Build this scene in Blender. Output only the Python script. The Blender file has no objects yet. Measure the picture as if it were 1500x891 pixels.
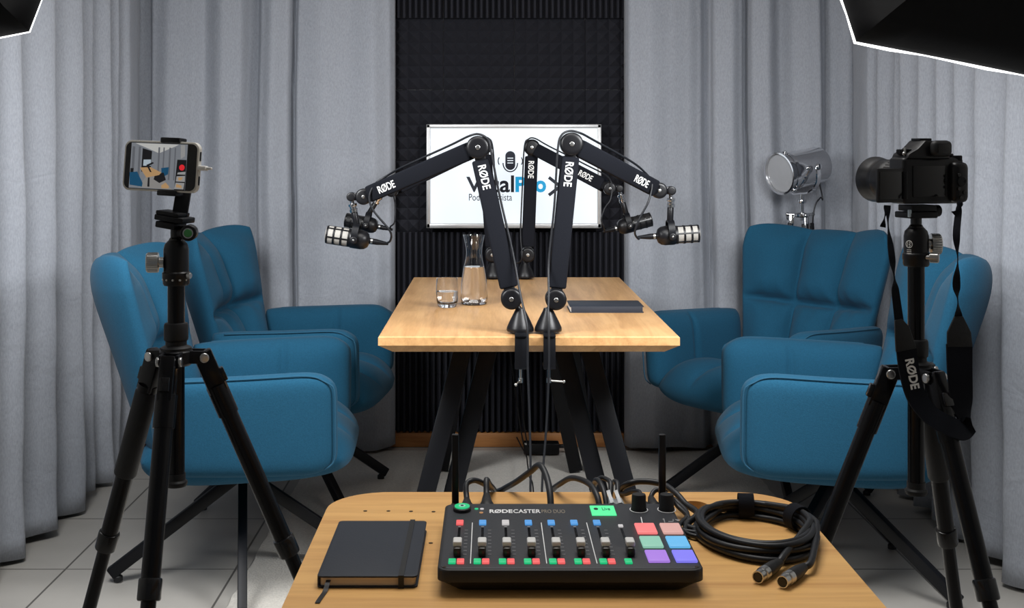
import bpy, bmesh, math, random
from math import sin, cos, pi, sqrt, radians as R, exp
from mathutils import Vector as V, Matrix

random.seed(7)
SC = bpy.context.scene
COL = SC.collection
F, CX, HY, H = 1824.0, 718.0, 219.0, 1.246      # focal length (px), vanishing point, eye height


def P(px, py, d):
    """point of the room seen at a pixel, d metres into the room"""
    return V(((px - CX) * d / F, d, H - (py - HY) * d / F))


def PX(px, d):
    return (px - CX) * d / F


def ONZ(px, py, z):
    """point on the horizontal plane at height z"""
    d = F * (H - z) / (py - HY)
    return V((PX(px, d), d, z))


# ------------------------------------------------------------------ materials
def mat(name, col, rough=.5, metal=0., var=.06, scale=40., bump=0., bscale=None, sheen=0., spec=.5, emit=None, estr=0.,
        trans=0., ior=1.45, coat=0., stretch=None):
    m = bpy.data.materials.new(name)
    m.use_nodes = True
    nt = m.node_tree
    b = nt.nodes['Principled BSDF']
    b.inputs['Roughness'].default_value = rough
    b.inputs['Metallic'].default_value = metal
    b.inputs['Specular IOR Level'].default_value = spec
    b.inputs['IOR'].default_value = ior
    b.inputs['Transmission Weight'].default_value = trans
    b.inputs['Coat Weight'].default_value = coat
    if sheen:
        b.inputs['Sheen Weight'].default_value = sheen
        b.inputs['Sheen Roughness'].default_value = .5
    tc = nt.nodes.new('ShaderNodeTexCoord')
    src = tc.outputs['Object']
    if stretch:
        mp = nt.nodes.new('ShaderNodeMapping')
        mp.inputs['Scale'].default_value = stretch
        nt.links.new(src, mp.inputs['Vector'])
        src = mp.outputs['Vector']
    no = nt.nodes.new('ShaderNodeTexNoise')
    no.inputs['Scale'].default_value = scale
    no.inputs['Detail'].default_value = 4
    nt.links.new(src, no.inputs['Vector'])
    rp = nt.nodes.new('ShaderNodeMix')
    rp.data_type = 'RGBA'
    rp.inputs[6].default_value = (*[c * (1 - var) for c in col], 1)
    rp.inputs[7].default_value = (*[min(1, c * (1 + var)) for c in col], 1)
    nt.links.new(no.outputs['Fac'], rp.inputs[0])
    nt.links.new(rp.outputs[2], b.inputs['Base Color'])
    if bump:
        n2 = nt.nodes.new('ShaderNodeTexNoise')
        n2.inputs['Scale'].default_value = bscale or scale
        n2.inputs['Detail'].default_value = 3
        nt.links.new(src, n2.inputs['Vector'])
        bp = nt.nodes.new('ShaderNodeBump')
        bp.inputs['Strength'].default_value = bump
        bp.inputs['Distance'].default_value = .01
        nt.links.new(n2.outputs['Fac'], bp.inputs['Height'])
        nt.links.new(bp.outputs['Normal'], b.inputs['Normal'])
    if emit:
        b.inputs['Emission Color'].default_value = (*emit, 1)
        b.inputs['Emission Strength'].default_value = estr
    return m


def srgb(r, g, b):
    f = lambda c: c / 255 / 12.92 if c / 255 <= .04045 else ((c / 255 + .055) / 1.055) ** 2.4
    return (f(r), f(g), f(b))


def glow(name, c, s=1.0):
    return mat(name, tuple(x * .25 for x in c), .4, emit=c, estr=s)


def wood(name, c1, c2, axis, scale=1.0, rough=.45):
    m = mat(name, c1, rough)
    nt = m.node_tree
    b = nt.nodes['Principled BSDF']
    tc = nt.nodes.new('ShaderNodeTexCoord')
    mp = nt.nodes.new('ShaderNodeMapping')
    mp.inputs['Scale'].default_value = (1.6, 22, 22) if axis == 'x' else (22, 1.6, 22)
    nt.links.new(tc.outputs['Object'], mp.inputs['Vector'])
    n1 = nt.nodes.new('ShaderNodeTexNoise')
    n1.inputs['Scale'].default_value = 1.1 * scale
    n1.inputs['Detail'].default_value = 6
    n1.inputs['Distortion'].default_value = .9
    nt.links.new(mp.outputs['Vector'], n1.inputs['Vector'])
    n2 = nt.nodes.new('ShaderNodeTexNoise')
    n2.inputs['Scale'].default_value = 9 * scale
    n2.inputs['Detail'].default_value = 4
    nt.links.new(mp.outputs['Vector'], n2.inputs['Vector'])
    ad = nt.nodes.new('ShaderNodeMath')
    ad.operation = 'MULTIPLY_ADD'
    ad.inputs[1].default_value = .35
    nt.links.new(n2.outputs['Fac'], ad.inputs[0])
    nt.links.new(n1.outputs['Fac'], ad.inputs[2])
    cr = nt.nodes.new('ShaderNodeValToRGB')
    e = cr.color_ramp.elements
    e[0].position, e[0].color = .42, (*c2, 1)
    e[1].position, e[1].color = .82, (*c1, 1)
    nt.links.new(ad.outputs[0], cr.inputs['Fac'])
    nt.links.new(cr.outputs['Color'], b.inputs['Base Color'])
    # a few small knots
    vo = nt.nodes.new('ShaderNodeTexVoronoi')
    vo.inputs['Scale'].default_value = .42
    nt.links.new(mp.outputs['Vector'], vo.inputs['Vector'])
    k = nt.nodes.new('ShaderNodeValToRGB')
    k.color_ramp.elements[0].position, k.color_ramp.elements[0].color = .03, (.45, .40, .36, 1)
    k.color_ramp.elements[1].position, k.color_ramp.elements[1].color = .10, (1, 1, 1, 1)
    nt.links.new(vo.outputs['Distance'], k.inputs['Fac'])
    mx = nt.nodes.new('ShaderNodeMix')
    mx.data_type = 'RGBA'
    mx.blend_type = 'MULTIPLY'
    mx.inputs[0].default_value = 1
    nt.links.new(cr.outputs['Color'], mx.inputs[6])
    nt.links.new(k.outputs['Color'], mx.inputs[7])
    nt.links.new(mx.outputs[2], b.inputs['Base Color'])
    bp = nt.nodes.new('ShaderNodeBump')
    bp.inputs['Strength'].default_value = .08
    bp.inputs['Distance'].default_value = .002
    nt.links.new(ad.outputs[0], bp.inputs['Height'])
    nt.links.new(bp.outputs['Normal'], b.inputs['Normal'])
    return m


def cloth(name, col, weave=(260, 260, 90), wrinkle=.35, wscale=5.0):
    """woven cloth: fine slubs in the colour, soft creases in the surface"""
    m = mat(name, col, .9, var=.26, scale=1.0, sheen=.15, spec=.2, stretch=weave)
    nt = m.node_tree
    b = nt.nodes['Principled BSDF']
    tc = nt.nodes.new('ShaderNodeTexCoord')
    mp = nt.nodes.new('ShaderNodeMapping')
    mp.inputs['Scale'].default_value = (1, 1, 1.3)
    nt.links.new(tc.outputs['Object'], mp.inputs['Vector'])
    n2 = nt.nodes.new('ShaderNodeTexNoise')
    n2.inputs['Scale'].default_value = wscale
    n2.inputs['Detail'].default_value = 5
    n2.inputs['Distortion'].default_value = 1.2
    nt.links.new(mp.outputs['Vector'], n2.inputs['Vector'])
    vo = nt.nodes.new('ShaderNodeTexVoronoi')
    vo.feature = 'DISTANCE_TO_EDGE'
    vo.inputs['Scale'].default_value = 2.6
    vo.inputs['Scale'].default_value = 1.0
    va = nt.nodes.new('ShaderNodeVectorMath')
    va.operation = 'MULTIPLY_ADD'
    va.inputs[1].default_value = (.35, .35, .35)
    nt.links.new(n2.outputs['Color'], va.inputs[0])
    m2 = nt.nodes.new('ShaderNodeMapping')
    m2.inputs['Scale'].default_value = (2.4, 2.4, 3.2)
    nt.links.new(tc.outputs['Object'], m2.inputs['Vector'])
    nt.links.new(m2.outputs['Vector'], va.inputs[2])
    nt.links.new(va.outputs['Vector'], vo.inputs['Vector'])
    mr = nt.nodes.new('ShaderNodeMapRange')
    mr.inputs['From Max'].default_value = .035
    nt.links.new(vo.outputs['Distance'], mr.inputs['Value'])
    hm = nt.nodes.new('ShaderNodeMath')
    hm.operation = 'MULTIPLY_ADD'
    hm.inputs[1].default_value = .10
    nt.links.new(mr.outputs['Result'], hm.inputs[0])
    nt.links.new(n2.outputs['Fac'], hm.inputs[2])
    bp = nt.nodes.new('ShaderNodeBump')
    bp.inputs['Strength'].default_value = wrinkle
    bp.inputs['Distance'].default_value = .02
    nt.links.new(hm.outputs[0], bp.inputs['Height'])
    nt.links.new(bp.outputs['Normal'], b.inputs['Normal'])
    return m


M = {}
M['curtain'] = cloth('grey_curtain_cloth', srgb(160, 164, 172))
M['blue'] = mat('blue_upholstery', (.0125, .076, .138), .9, var=.25, scale=240, bump=.12, bscale=420, sheen=.05, spec=.15)
M['seam'] = mat('blue_seam', (.0125, .079, .142), .9, scale=200)
M['black_metal'] = mat('black_powder_coated_metal', (.0035, .004, .006), .45, scale=120, bump=.03, spec=.3)
M['black_plastic'] = mat('black_plastic', (.006, .006, .0075), .36, scale=90, spec=.4)
M['black_gloss'] = mat('black_gloss_plastic', (.008, .008, .009), .18, scale=60)
M['black_rubber'] = mat('black_rubber', (.007, .007, .008), .55, scale=90)
M['anodised'] = mat('black_anodised_tube', (.0035, .0035, .0045), .24, scale=60, spec=.3)
M['sleeve'] = mat('neoprene_sleeve', (.0075, .0085, .0125), .9, scale=300, bump=.06, spec=.2)
M['cable'] = mat('black_cable', (.010, .011, .014), .45, scale=80)
M['chrome'] = mat('chrome', (.75, .75, .76), .07, metal=1, var=.02)
M['steel'] = mat('brushed_steel', (.55, .55, .54), .28, metal=1, scale=150)
M['foam'] = mat('black_acoustic_foam', (.024, .0245, .031), .95, scale=260, bump=.25, bscale=400, spec=.15)
M['oak'] = wood('oak_table', srgb(216, 170, 116), srgb(184, 137, 88), 'y')
M['beech'] = wood('beech_desk', srgb(238, 186, 114), srgb(210, 154, 90), 'x')
M['pine'] = wood('pine_skirting', srgb(190, 132, 78), srgb(150, 94, 50), 'x')
M['white_wall'] = mat('white_wall_paint', (.72, .72, .71), .85, scale=30, bump=.03)
M['ceiling'] = mat('white_ceiling_paint', (.78, .78, .77), .9, scale=30)
M['white'] = mat('white_lettering', (.82, .82, .80), .6)
M['white_plastic'] = mat('white_plastic', (.72, .71, .68), .4)
M['cream_case'] = mat('cream_phone_case', (.62, .60, .55), .45)
M['silver_bezel'] = mat('silver_bezel', (.52, .52, .52), .38, metal=.5)
M['grille'] = mat('steel_mesh_grille', (.33, .315, .29), .65, metal=.1, var=.4, scale=900)
M['notebook'] = mat('charcoal_notebook_cover', (.017, .022, .034), .62, scale=400, bump=.05)
M['paper'] = mat('paper_edges', (.62, .50, .36), .9, stretch=(3, 3, 900), var=.25, scale=1)
M['paper_white'] = mat('white_paper_edges', (.72, .70, .66), .9, stretch=(3, 3, 900), var=.2, scale=1)
M['glass'] = mat('clear_glass', (1, 1, 1), 0., trans=1, ior=1.46, var=0)
M['water'] = mat('water', (1, 1, 1), 0., trans=1, ior=1.33, var=0)
M['rug'] = mat('beige_rug_pile', srgb(208, 203, 194), .95, var=.25, scale=130, bump=.5, bscale=170, sheen=.2, spec=.1)
M['softbox'] = mat('black_softbox_fabric', (.002, .002, .0025), .7, scale=60, bump=.05, spec=.15)
M['diffuser'] = glow('lit_softbox_diffuser', (1, 1, 1), 2.2)
M['dark_hole'] = mat('dark_hole', (.05, .032, .018), .9)
M['desk_hole'] = mat('bare_wood_cut', srgb(150, 104, 60), .8)
M['screen_white'] = glow('lit_screen', (.86, .93, 1.0), .86)
M['navy'] = mat('navy_print', (.010, .014, .028), .6)
M['cyan'] = glow('cyan_print', (.004, .36, .68), .75)
M['screen_off'] = mat('dark_glass_screen', (.006, .006, .007), .12)


def floor_material():
    m = mat('grey_floor_tile', srgb(178, 174, 167), .42, var=.10, scale=7)
    nt = m.node_tree
    b = nt.nodes['Principled BSDF']
    base = b.inputs['Base Color'].links[0].from_socket
    tc = nt.nodes.new('ShaderNodeTexCoord')
    mp = nt.nodes.new('ShaderNodeMapping')
    mp.inputs['Location'].default_value = (1.26, -3.695, 0)
    nt.links.new(tc.outputs['Object'], mp.inputs['Vector'])
    br = nt.nodes.new('ShaderNodeTexBrick')
    br.offset = 0
    br.squash = 1
    br.inputs['Scale'].default_value = 1
    br.inputs['Brick Width'].default_value = .5045
    br.inputs['Row Height'].default_value = .5045
    br.inputs['Mortar Size'].default_value = .0035
    br.inputs['Mortar Smooth'].default_value = .1
    br.inputs['Mortar'].default_value = (*srgb(100, 97, 92), 1)
    nt.links.new(mp.outputs['Vector'], br.inputs['Vector'])
    nt.links.new(base, br.inputs['Color1'])
    nt.links.new(base, br.inputs['Color2'])
    nt.links.new(br.outputs['Color'], b.inputs['Base Color'])
    bp = nt.nodes.new('ShaderNodeBump')
    bp.invert = True
    bp.inputs['Strength'].default_value = .3
    bp.inputs['Distance'].default_value = .003
    nt.links.new(br.outputs['Fac'], bp.inputs['Height'])
    nt.links.new(bp.outputs['Normal'], b.inputs['Normal'])
    return m


M['tile'] = floor_material()

# ------------------------------------------------------------------ objects
OFF = {}


def tag(o, label=None, cat=None, group=None, kind=None):
    if label:
        o['label'] = label
    if cat:
        o['category'] = cat
    if group:
        o['group'] = group
    if kind:
        o['kind'] = kind
    return o


def thing(name, label, cat, loc=(0, 0, 0), group=None):
    o = bpy.data.objects.new(name, None)
    o.empty_display_size = .05
    COL.objects.link(o)
    o.location = loc
    OFF[o.name] = V(loc)
    return tag(o, label, cat, group)


def obj(name, bm, m, parent=None, label=None, angle=38, origin=None):
    """link the bmesh as ONE mesh object; shapes are given in room coordinates"""
    off = OFF[parent.name] if parent is not None else V(origin) if origin is not None else V((0, 0, 0))
    me = bpy.data.meshes.new(name)
    bmesh.ops.recalc_face_normals(bm, faces=bm.faces[:])
    bm.to_mesh(me)
    bm.free()
    if off.length:
        me.transform(Matrix.Translation(-off))
    for x in (m if isinstance(m, (list, tuple)) else [m]):
        me.materials.append(x)
    me.polygons.foreach_set('use_smooth', [True] * len(me.polygons))
    me.set_sharp_from_angle(angle=R(angle))
    o = bpy.data.objects.new(name, me)
    COL.objects.link(o)
    if parent is not None:
        o.parent = parent
        OFF[o.name] = off
    elif origin is not None:
        o.location = off
        OFF[o.name] = off
    else:
        OFF[o.name] = V((0, 0, 0))
    if label:
        o['label'] = label
    return o


def NB():
    return bmesh.new()


def merge(bm, tmp, mi=0):
    me = bpy.data.meshes.new('tmp')
    for f in tmp.faces:
        f.material_index = mi
    tmp.to_mesh(me)
    tmp.free()
    bm.from_mesh(me)
    bpy.data.meshes.remove(me)
    return bm


def frame(ax, hint=(0, -1, 0)):
    """orthonormal basis: first axis along ax, third as near as can be to the hint"""
    a = V(ax).normalized()
    n = V(hint) - a * V(hint).dot(a)
    if n.length < 1e-5:
        n = V((1, 0, 0)) - a * a.x
    n.normalize()
    s = n.cross(a).normalized()
    return a, s, n


def basis(a, s, n, o):
    return Matrix(((a[0], s[0], n[0], o[0]), (a[1], s[1], n[1], o[1]), (a[2], s[2], n[2], o[2]), (0, 0, 0, 1)))


def box(bm, c, s, rot=None, bev=0., seg=2, mi=0):
    t = bmesh.new()
    bmesh.ops.create_cube(t, size=1)
    for v in t.verts:
        v.co = V((v.co.x * s[0], v.co.y * s[1], v.co.z * s[2]))
    if bev:
        bmesh.ops.bevel(t, geom=t.edges[:], offset=bev, segments=seg, profile=.5, affect='EDGES', clamp_overlap=True)
    mtx = Matrix.Translation(V(c))
    if rot is not None:
        mtx = mtx @ (rot.to_4x4() if hasattr(rot, 'to_4x4') else rot)
    bmesh.ops.transform(t, matrix=mtx, verts=t.verts)
    return merge(bm, t, mi)


def bar(bm, p0, p1, w, d, hint=(0, -1, 0), bev=0., seg=2, mi=0):
    """box from p0 to p1, w wide in the plane across the hint, d thick along the hint"""
    p0, p1 = V(p0), V(p1)
    a, s, n = frame(p1 - p0, hint)
    return box(bm, (p0 + p1) / 2, ((p1 - p0).length, w, d), basis(a, s, n, (0, 0, 0)).to_3x3(), bev, seg, mi)


def lathe(bm, prof, o, ax=(0, 0, 1), n=32, hint=(0, -1, 0), mi=0, sx=1., sy=1.):
    """profile of (radius, distance along the axis)"""
    a, s, nn = frame(ax, hint)
    o = V(o)
    rings = []
    for r, t in prof:
        if r < 1e-6:
            rings.append([bm.verts.new(o + a * t)])
        else:
            rings.append([bm.verts.new(o + a * t + s * (r * sx * cos(2 * pi * k / n)) + nn * (r * sy * sin(2 * pi * k / n))) for k in range(n)])
    for A, B in zip(rings, rings[1:]):
        for k in range(n):
            k2 = (k + 1) % n
            try:
                if len(A) == 1 and len(B) == 1:
                    continue
                if len(A) == 1:
                    f = bm.faces.new((A[0], B[k], B[k2]))
                elif len(B) == 1:
                    f = bm.faces.new((A[k], B[0], A[k2]))
                else:
                    f = bm.faces.new((A[k], B[k], B[k2], A[k2]))
                f.material_index = mi
            except ValueError:
                pass
    for ring in (rings[0], rings[-1]):
        if len(ring) > 2 and (prof[0] != prof[-1]):
            f = bm.faces.new(ring)
            f.material_index = mi
    return bm


def rod(bm, p0, p1, r0, r1=None, n=20, bev=0., mi=0):
    p0, p1 = V(p0), V(p1)
    L = (p1 - p0).length
    r1 = r0 if r1 is None else r1
    b = min(bev, L * .45, r0 * .9, r1 * .9)
    prof = [(r0, 0), (r1, L)] if b <= 0 else [(r0 - b, 0), (r0 - b * .3, b * .3), (r0, b), (r1, L - b), (r1 - b * .3, L - b * .3), (r1 - b, L)]
    return lathe(bm, prof, p0, p1 - p0, n, mi=mi)


def ball(bm, c, r, n=24, mi=0, sc=(1, 1, 1)):
    t = bmesh.new()
    bmesh.ops.create_uvsphere(t, u_segments=n, v_segments=n // 2, radius=r)
    for v in t.verts:
        v.co = V((v.co.x * sc[0], v.co.y * sc[1], v.co.z * sc[2])) + V(c)
    return merge(bm, t, mi)


def disc(bm, c, r, th, ax=(0, -1, 0), dome=.35, n=32, mi=0):
    """domed disc, like a friction hinge cover, centred on c"""
    h = th / 2
    b = r * dome
    prof = [(0, -h), (r - b, -h)] + [(r - b + b * sin(q * pi / 8), -h + b * .6 * (1 - cos(q * pi / 8))) for q in range(1, 5)]
    prof += [(r - b + b * cos(q * pi / 8), h - b * .6 * (1 - sin(q * pi / 8))) for q in range(0, 5)] + [(0, h)]
    return lathe(bm, prof, c, ax, n, mi=mi)


def smooth(pts, k=6):
    pts = [V(p) for p in pts]
    if len(pts) < 3:
        return pts
    q = [pts[0] * 2 - pts[1]] + pts + [pts[-1] * 2 - pts[-2]]
    out = []
    for i in range(1, len(q) - 2):
        a, b, c, d = q[i - 1], q[i], q[i + 1], q[i + 2]
        for j in range(k):
            t = j / k
            out.append(.5 * (2 * b + (c - a) * t + (2 * a - 5 * b + 4 * c - d) * t * t + (3 * b - a - 3 * c + d) * t ** 3))
    out.append(pts[-1])
    return out


def tube(bm, pts, r, n=10, k=6, mi=0):
    pts = smooth(pts, k) if k else [V(p) for p in pts]
    t0 = (pts[1] - pts[0]).normalized()
    nrm = frame(t0, (0.13, -.9, .3))[2]
    rings = []
    for i, p in enumerate(pts):
        t = (pts[min(i + 1, len(pts) - 1)] - pts[max(i - 1, 0)]).normalized()
        nrm = nrm - t * nrm.dot(t)
        if nrm.length < 1e-6:
            nrm = frame(t)[2]
        nrm.normalize()
        s = t.cross(nrm)
        rr = r(i / (len(pts) - 1)) if callable(r) else r
        rings.append([bm.verts.new(p + nrm * (rr * cos(2 * pi * j / n)) + s * (rr * sin(2 * pi * j / n))) for j in range(n)])
    for A, B in zip(rings, rings[1:]):
        for j in range(n):
            f = bm.faces.new((A[j], A[(j + 1) % n], B[(j + 1) % n], B[j]))
            f.material_index = mi
    for ring in (rings[0], rings[-1]):
        f = bm.faces.new(ring)
        f.material_index = mi
    return bm


def ribbon(bm, pts, sides, w, th, k=6):
    """flat strap through pts; sides gives the strap's width direction at each point, w its width"""
    n = len(pts)
    P_ = smooth(pts, k)
    S_ = smooth(sides, k)
    W_ = smooth([V((x, 0, 0)) for x in (w if isinstance(w, (list, tuple)) else [w] * n)], k)
    rings = []
    for i, p in enumerate(P_):
        t = (P_[min(i + 1, len(P_) - 1)] - P_[max(i - 1, 0)]).normalized()
        s = (S_[i] - t * S_[i].dot(t)).normalized()
        u = t.cross(s)
        a, b = s * (W_[i].x / 2), u * (th / 2)
        rings.append([bm.verts.new(p + q) for q in (a + b, -a + b, -a - b, a - b)])
    for A, B in zip(rings, rings[1:]):
        for j in range(4):
            bm.faces.new((A[j], A[(j + 1) % 4], B[(j + 1) % 4], B[j]))
    bm.faces.new(rings[0])
    bm.faces.new(rings[-1])
    return bm


def prism(bm, poly, o, ex, ey, depth, mi=0, bev=0.):
    """polygon (in ex, ey from o) extruded by depth along ex x ey"""
    t = bmesh.new()
    o, ex, ey = V(o), V(ex), V(ey)
    en = ex.cross(ey).normalized()
    vs = [t.verts.new(o + ex * a + ey * b) for a, b in poly]
    f = t.faces.new(vs)
    r = bmesh.ops.extrude_face_region(t, geom=[f])
    for v in r['geom']:
        if isinstance(v, bmesh.types.BMVert):
            v.co += en * depth
    bmesh.ops.recalc_face_normals(t, faces=t.faces[:])
    if bev:
        bmesh.ops.bevel(t, geom=t.edges[:], offset=bev, segments=2, profile=.5, affect='EDGES', clamp_overlap=True)
    return merge(bm, t, mi)


def rrect(w, h, r, n=6, cx=0., cy=0.):
    out = []
    for sx, sy, a0 in ((1, 1, 0), (-1, 1, pi / 2), (-1, -1, pi), (1, -1, 3 * pi / 2)):
        for k in range(n + 1):
            a = a0 + k * pi / 2 / n
            out.append((cx + sx * (w / 2 - r) + r * cos(a), cy + sy * (h / 2 - r) + r * sin(a)))
    return out


def cushion(bm, mid, nrm, front, back, nu=48, nv=48):
    """closed padded panel: mid(u,v), nrm(u,v), thickness to either side; u, v run -1..1"""
    def par(k, n):
        s = -1 + 2 * k / n
        return .55 * s + .45 * sin(s * pi / 2) if 0 < k < n else s
    A, B = {}, {}
    for i in range(nu + 1):
        for j in range(nv + 1):
            u, v = par(i, nu), par(j, nv)
            m, n = V(mid(u, v)), V(nrm(u, v))
            edge = i in (0, nu) or j in (0, nv)
            A[i, j] = bm.verts.new(m if edge else m + n * front(u, v))
            B[i, j] = A[i, j] if edge else bm.verts.new(m - n * back(u, v))
    for i in range(nu):
        for j in range(nv):
            for D, flip in ((A, 0), (B, 1)):
                q = [D[i, j], D[i + 1, j], D[i + 1, j + 1], D[i, j + 1]]
                try:
                    bm.faces.new(q[::-1] if flip else q)
                except ValueError:
                    pass
    return bm


def text_part(s, o, ex, ey, w, h, m, parent, name='lettering', depth=.0006, bold=0., shear=0., anchor='ll'):
    """raised lettering fitted in a w x h box whose lower left corner is o (or its centre, anchor 'c')"""
    cu = bpy.data.curves.new('txt', 'FONT')
    cu.body = s
    cu.size = 1
    cu.offset = bold
    cu.shear = shear
    cu.extrude = 0
    cu.resolution_u = 4
    to = bpy.data.objects.new('txt', cu)
    COL.objects.link(to)
    bpy.context.view_layer.update()
    me = bpy.data.meshes.new_from_object(to.evaluated_get(bpy.context.evaluated_depsgraph_get()))
    bpy.data.objects.remove(to)
    bpy.data.curves.remove(cu)
    xs = [v.co.x for v in me.vertices]
    ys = [v.co.y for v in me.vertices]
    x0, x1, y0, y1 = min(xs), max(xs), min(ys), max(ys)
    ex, ey, o = V(ex).normalized(), V(ey).normalized(), V(o)
    en = ex.cross(ey)
    if anchor == 'c':
        o = o - ex * w / 2 - ey * h / 2
    for v in me.vertices:
        a, b = (v.co.x - x0) / (x1 - x0) * w, (v.co.y - y0) / (y1 - y0) * h
        v.co = o + ex * a + ey * b
    bm = bmesh.new()
    bm.from_mesh(me)
    bpy.data.meshes.remove(me)
    r = bmesh.ops.extrude_face_region(bm, geom=bm.faces[:])
    for v in r['geom']:
        if isinstance(v, bmesh.types.BMVert):
            v.co += en * depth
    return obj(name, bm, m, parent, angle=30)


# ------------------------------------------------------------------ the room
def struct(name, bm, m):
    return tag(obj(name, bm, m), kind='structure')


XL, XR, YB, ZC = -1.62, 1.70, 5.25, 2.62
struct('floor', box(NB(), (0, 2.0, -.05), (3.6, 6.8, .1)), M['tile'])
struct('ceiling', box(NB(), (0, 2.0, ZC + .05), (3.6, 6.8, .1)), M['ceiling'])
struct('wall_back', box(NB(), (0, YB + .05, ZC / 2), (3.6, .1, ZC)), M['white_wall'])
struct('wall_left', box(NB(), (XL - .05, 2.0, ZC / 2), (.1, 6.6, ZC)), M['white_wall'])
struct('wall_right', box(NB(), (XR + .05, 2.0, ZC / 2), (.1, 6.6, ZC)), M['white_wall'])
struct('baseboard_back', box(NB(), (0, YB - .0225, .03), (3.2, .045, .06), bev=.006), M['pine'])

# rug: pile edge slightly uneven
bm = NB()
x0, x1, y0, y1 = -.715, 1.02, 3.0, 5.13
edge = []
for (ax, ay), (bx, by) in (((x0, y0), (x1, y0)), ((x1, y0), (x1, y1)), ((x1, y1), (x0, y1)), ((x0, y1), (x0, y0))):
    for k in range(60):
        t = k / 60
        edge.append((ax + (bx - ax) * t + random.uniform(-.004, .004), ay + (by - ay) * t + random.uniform(-.004, .004)))
prism(bm, edge, (0, 0, .0005), (1, 0, 0), (0, 1, 0), .0045)
tag(obj('rug', bm, M['rug']), 'beige short pile rug on the tiles under the wooden table', 'rug')


# ------------------------------------------------------------------ curtains
def interp(ctrl, s):
    if s <= ctrl[0][0]:
        return ctrl[0][1]
    for (a, da), (b, db) in zip(ctrl, ctrl[1:]):
        if s <= b:
            t = (s - a) / (b - a)
            t = .4 * t + .6 * (1 - cos(pi * t)) / 2
            return da + (db - da) * t
    return ctrl[-1][1]


def curtain(label, path, ctrl, seed, top=2.56, bottom=.022, du=.006, flare=.25):
    """path: plan polyline (x, y), room side to its left; ctrl: (arc length, fold depth towards the room)"""
    rnd = random.Random(seed)
    ph = [rnd.uniform(0, 6.28) for _ in range(8)]
    segs = []
    L = 0
    for (ax, ay), (bx, by) in zip(path, path[1:]):
        l = sqrt((bx - ax) ** 2 + (by - ay) ** 2)
        segs.append((L, l, V((ax, ay, 0)), V(((bx - ax) / l, (by - ay) / l, 0))))
        L += l

    def base(s):
        for i, (s0, l, a, d) in enumerate(segs):
            if s <= s0 + l or i == len(segs) - 1:
                p = a + d * (s - s0)
                n = V((-d.y, d.x, 0))
                if i + 1 < len(segs):                      # ease round the corner
                    t = (s - (s0 + l - .08)) / .16
                    if t > 0:
                        d2 = segs[i + 1][3]
                        n = n.lerp(V((-d2.y, d2.x, 0)), t).normalized()
                if i > 0:
                    t = (s - (s0 - .08)) / .16
                    if t < 1:
                        d2 = segs[i - 1][3]
                        n = V((-d2.y, d2.x, 0)).lerp(n, t).normalized()
                return p, n
    nu = int(L / du)
    nz = 44
    bm = NB()
    g = []
    for j in range(nz + 1):
        f = j / nz
        z = bottom + (top - bottom) * f
        row = []
        for i in range(nu + 1):
            s = L * i / nu
            fz = 1 - f
            ss = s + .008 * sin(2.1 * z + ph[0] + 3 * s) * min(1, s / .06, (L - s) / .06) + .002 * sin(6.1 * z + ph[1] + 9 * s) * min(1, s / .06, (L - s) / .06)
            d = interp(ctrl, ss) * (1 + flare * fz)
            d += .002 * sin(5 * z + 17 * s + ph[2]) + .002 * sin(19 * z - 9 * s + ph[3]) * fz
            d += .006 * fz * fz * sin(31 * s + ph[4] + 5 * z)
            p, n = base(s)
            q = p + n * d
            row.append(bm.verts.new((q.x, q.y, z + (.008 * sin(14 * s + ph[5]) if j == 0 else 0))))
        g.append(row)
    for j in range(nz):
        for i in range(nu):
            bm.faces.new((g[j][i], g[j][i + 1], g[j + 1][i + 1], g[j + 1][i]))
    pass
    o = obj('curtain', bm, M['curtain'], angle=180)
    so = o.modifiers.new('cloth_thickness', 'SOLIDIFY')
    so.thickness = .003
    so.offset = 0
    return tag(o, label, 'curtain')


YC = 5.17          # hanging plane of the back curtains
back_l = [(215, .0), (221, .045), (245, .07), (280, .055), (296, .03), (325, .075), (350, .055), (364, -.01), (373, -.02), (382, .06), (400, .085),
          (423, .055), (430, -.025), (438, .06), (475, .08), (515, .06), (548, .075), (570, .04), (577, .005)]
pxs = lambda ctrl, d: [((px - ctrl[0][0]) * d / F, v) for px, v in ctrl]
rev = lambda ctrl: [(ctrl[-1][0] - s, v) for s, v in ctrl[::-1]]
# paths run right to left along the back wall so that the room lies to the left of the walking direction
c = pxs(back_l, 5.1)
curtain('grey linen curtain between the dark corner gap and the foam, behind blue armchairs', [(PX(577, 5.1), YC), (PX(215, 5.1), YC)], rev(c), 1)
back_r = [(917, .005), (924, .05), (955, .078), (985, .06), (1012, .05), (1030, .03), (1041, -.02), (1046, -.035), (1050, .06), (1074, .075),
          (1090, .05), (1098, -.02), (1106, .055), (1127, .075), (1147, .035), (1166, .025), (1190, .045), (1203, .05), (1209, .02), (1214, .01)]
c = pxs(back_r, 5.1)
curtain('grey linen curtain on the back wall, behind the chrome spotlight', [(PX(1214, 5.1), YC), (PX(917, 5.1), YC)], rev(c), 2)


def side_ctrl(ridges, y_end, amp, low):
    out = []
    ys = sorted(ridges)
    for a, b in zip(ys, ys[1:]):
        out += [(a, amp * random.uniform(.75, 1.1)), (a + (b - a) * .5, low * random.uniform(.2, 1.1))]
    out.append((ys[-1], amp))
    return out


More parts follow.
